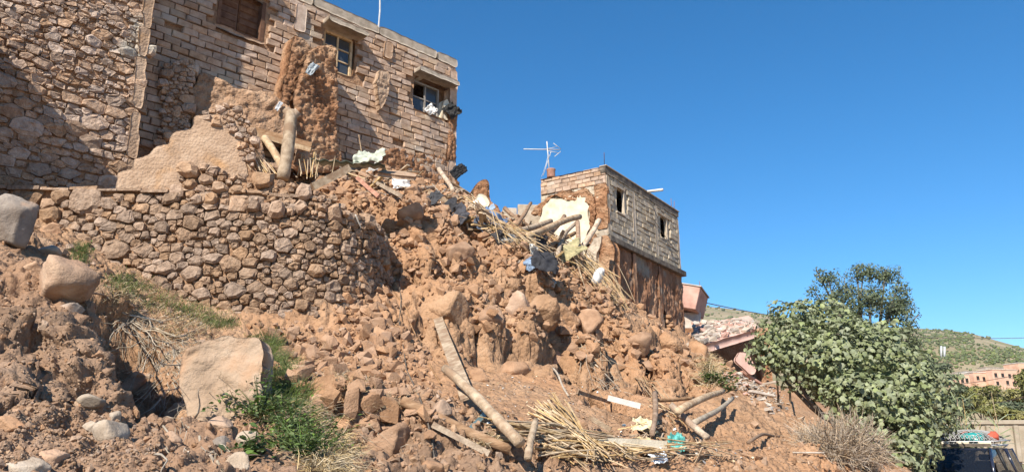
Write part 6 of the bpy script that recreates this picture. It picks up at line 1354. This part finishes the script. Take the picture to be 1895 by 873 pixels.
# cabin
boxo('dashboard', cl_(.72, 0, 1.05), hd, sd_c, UP, (.24, .72, .07), TRIM, car, .03)
for s in (1, -1):
    st2 = boxo('seat', cl_(-.15, s*.38, 1.10), hd, sd_c, UP, (.12, .24, .36), TRIM, car, .06); boxo('headrest', cl_(-.18, s*.38, 1.55), hd, sd_c, UP, (.06, .13, .08), TRIM, st2, .03)
boxo('rear_bench', cl_(-1.0, 0, 1.05), hd, sd_c, UP, (.12, .65, .3), TRIM, car, .05)
V, F = tubev([cl_(.42+.05*math.sin(t*.52), .38+.18*math.cos(t*.5236), 1.1+.17*math.sin(t*.5236)) for t in range(13)], .014, 6, cap=False); obj('steering_wheel', V, F, TRIM, car, True)
boxo('rear_view_mirror', cl_(.5, 0, 1.62), hd, sd_c, UP, (.015, .11, .03), TRIM, car, .01)
for s in (1, -1):
    bar('wiper', (1.02, s*.1, 1.17), (.93, s*.6, 1.22), .008, TRIM)
V, F = boulderv(9, 8, 3, .1)
for (y, sc, nm, lab) in ((-.40, (.14,.22,.09), 'blue_cloth', 'light blue cloth lying on the car dashboard'), (-.12, (.08,.12,.08), 'blue_cloth', 'small pale blue mask lying on the car dashboard')):
    o = obj(nm, V*np.array(sc), F, flat('pale_blue_cloth', (.20,.42,.55), .8), None, True); o.location = cl_(.80, y, 1.17); tag(o, lab, 'cloth')
# roof load under a net
ld = thing('roof_rack', cl_(-.8, 0, zr+.06), 'pale roof rack basket with a rope net on the dark car', 'roof rack')
for x in (.1, -.6, -1.3, -1.9): bar('cross_bar', (x, .66, zr+.09), (x, -.66, zr+.09), .018, METAL, ld)
boxo('rack_fairing', cl_(.22, 0, zr+.06), hd, sd_c, UP, (.02, .66, .04), DARKC, ld)
for s in (1, -1):
    bar('basket_rail', (.15, s*.70, zr+.16), (-1.95, s*.70, zr+.20), .016, METAL, ld)
bar('basket_rail', (.15, .70, zr+.16), (.15, -.70, zr+.16), .016, METAL, ld)
for y in (-.5, 0, .52): boxo('rack_block', cl_(.17, y, zr+.11), hd, sd_c, UP, (.05, .15, .045), CREAM, ld, .015)
def lump(name, x, y, z, sc, col, label, seed, cat='bag', rough=.7):
    V, F = boulderv(seed, 9, 3, .16); o = obj(name, (V*np.array(sc))@np.array([hd[:], sd_c[:], UP[:]]), F, flat(name+'_%d' % seed, col, rough), None, True); o.location = cl_(x, y, z); tag(o, label, cat)
lump('plastic_bundle', -.25, .22, zr+.25, (.36,.36,.17), (.02,.26,.25), 'shiny teal green plastic bundle on the car roof rack', 301, 'bundle', .25); lump('duffel_bag', -.4, -.40, zr+.24, (.45,.30,.17), (.05,.045,.05), 'black duffel bag on the car roof rack beside the teal bundle', 302); lump('red_bag', -.5, .60, zr+.28, (.24,.13,.14), (.45,.09,.05), 'red bag wedged at the end of the roof rack', 303); lump('red_bag', -.75, -.12, zr+.36, (.2,.13,.11), (.42,.10,.07), 'small red bag behind the teal bundle on the roof rack', 304); lump('sleeping_roll', -1.2, .1, zr+.26, (.4,.6,.18), (.08,.075,.08), 'dark grey rolled load at the back of the roof rack', 305)
NETM = flat('net_rope', (.36,.35,.33), .8)
def nz(x, y): return zr+.16+.32*max(0, 1-(abs(y)/.74)**2.6)*max(0, 1-(abs(x+.9)/1.06)**4)**.6
nb_ = MB(); ys = np.linspace(-.7, .7, 13); xs_ = np.linspace(.14, -1.94, 15)
for k in range(-14, 28):
    for sg in (1, -1):
        pts = []
        for j, y in enumerate(ys):
            x = .14-(k+(j if sg > 0 else 12-j))*.16
            if -1.95 < x < .15: pts.append(cl_(x, float(y), nz(x, float(y))))
        if len(pts) > 1: V, F = tubev(pts, .008, 4, cap=False); nb_.add(V, F)
for y in ys:                                         # hanging front skirt
    V, F = tubev([cl_(.14, float(y), zr+.10), cl_(.13, float(y)+.055, zr+.22), cl_(.05, float(y), nz(.05, float(y)))], .011, 4, cap=False); nb_.add(V, F)
nb_.build('net', NETM, ld)
# ---------------------------------------------------------------- beige tipper truck body behind the car
BEI = mat('beige_paint', [(.27,.225,.165), (.35,.295,.225), (.40,.345,.275)], 2, .2, 20, var=.05, rough=.6)
tkc = Vector((18.4, 27.0, -.2)); tx_ = Vector((1, -.12, 0)).normalized(); ty_ = Vector((-tx_.y, tx_.x, 0))
tk = thing('tipper_truck', tkc, 'beige tipper truck with ribbed steel body standing behind the dark car', 'truck')
def tb_(name, x, y, z, hx, hy, hz, m, par=None, bev=.02, lean=0): return boxo(name, tkc+tx_*x+ty_*y+UP*z, tx_, ty_, (UP+ty_*lean).normalized(), (hx, hy, hz), m, par or tk, bev)
tb_('body_side', 0, -1.15, 2.05, 3.0, .04, .62, BEI, lean=-.08); tb_('body_side', 0, 1.15, 2.05, 3.0, .04, .62, BEI); tb_('body_floor', 0, 0, 1.42, 3.0, 1.12, .05, BEI); tb_('tail_board', -3.03, 0, 2.05, .04, 1.1, .62, BEI); tb_('head_board', 3.03, 0, 2.2, .04, 1.1, .78, BEI); tb_('top_rail', 0, -1.22, 2.70, 3.08, .08, .07, BEI); tb_('top_rail', 0, 1.22, 2.70, 3.08, .08, .07, BEI)
for x in (-2.6, -1.75, -.9, -.05, .8, 1.65, 2.5): tb_('rib', x, -1.25, 2.02, .07, .07, .58, BEI, lean=-.08)
tb_('sand_load', 0, 0, 2.55, 2.9, 1.05, .12, SOIL, None, .1); tb_('chassis', .6, 0, 1.0, 4.2, .45, .14, TRIM); tb_('cab', 4.35, 0, 1.75, .85, 1.15, 1.0, BEI, None, .12); tb_('cab_window', 4.35, -1.155, 2.15, .5, .012, .3, GLASS, None, .0)
for x in (-2.2, -.9, 3.9):
    for s in (1, -1):
        c = tkc+tx_*x+ty_*s*1.0+UP*.5; V, F = tubev([c-ty_*.16, c-ty_*.13, c+ty_*.13, c+ty_*.16], [.44, .5, .5, .44], 20); w = obj('wheel', V, F, TYRE, tk, True); V, F = tubev([c+ty_*s*.14, c+ty_*s*.17], [.26, .22], 12); obj('rim', V, F, BEI, w, True)
# ---------------------------------------------------------------- thin dusty air over the valley
hz = bpy.data.materials.new('valley_air'); hz.use_nodes = True; n = hz.node_tree.nodes; n.remove(n['Principled BSDF'])
pv = n.new('ShaderNodeVolumePrincipled'); pv.inputs['Color'].default_value = (.80,.88,1.0,1); pv.inputs['Density'].default_value = .00012; pv.inputs['Anisotropy'].default_value = .2
hz.node_tree.links.new(pv.outputs[0], n['Material Output'].inputs['Volume'])
hb = obj('haze', boxv((0, 2880, 102), (1, 0, 0), (0, 1, 0), (0, 0, 1), 4200, 3300, 108), BOXF, hz); tag(hb, 'thin pale dusty air over the valley', 'haze', kind='stuff')
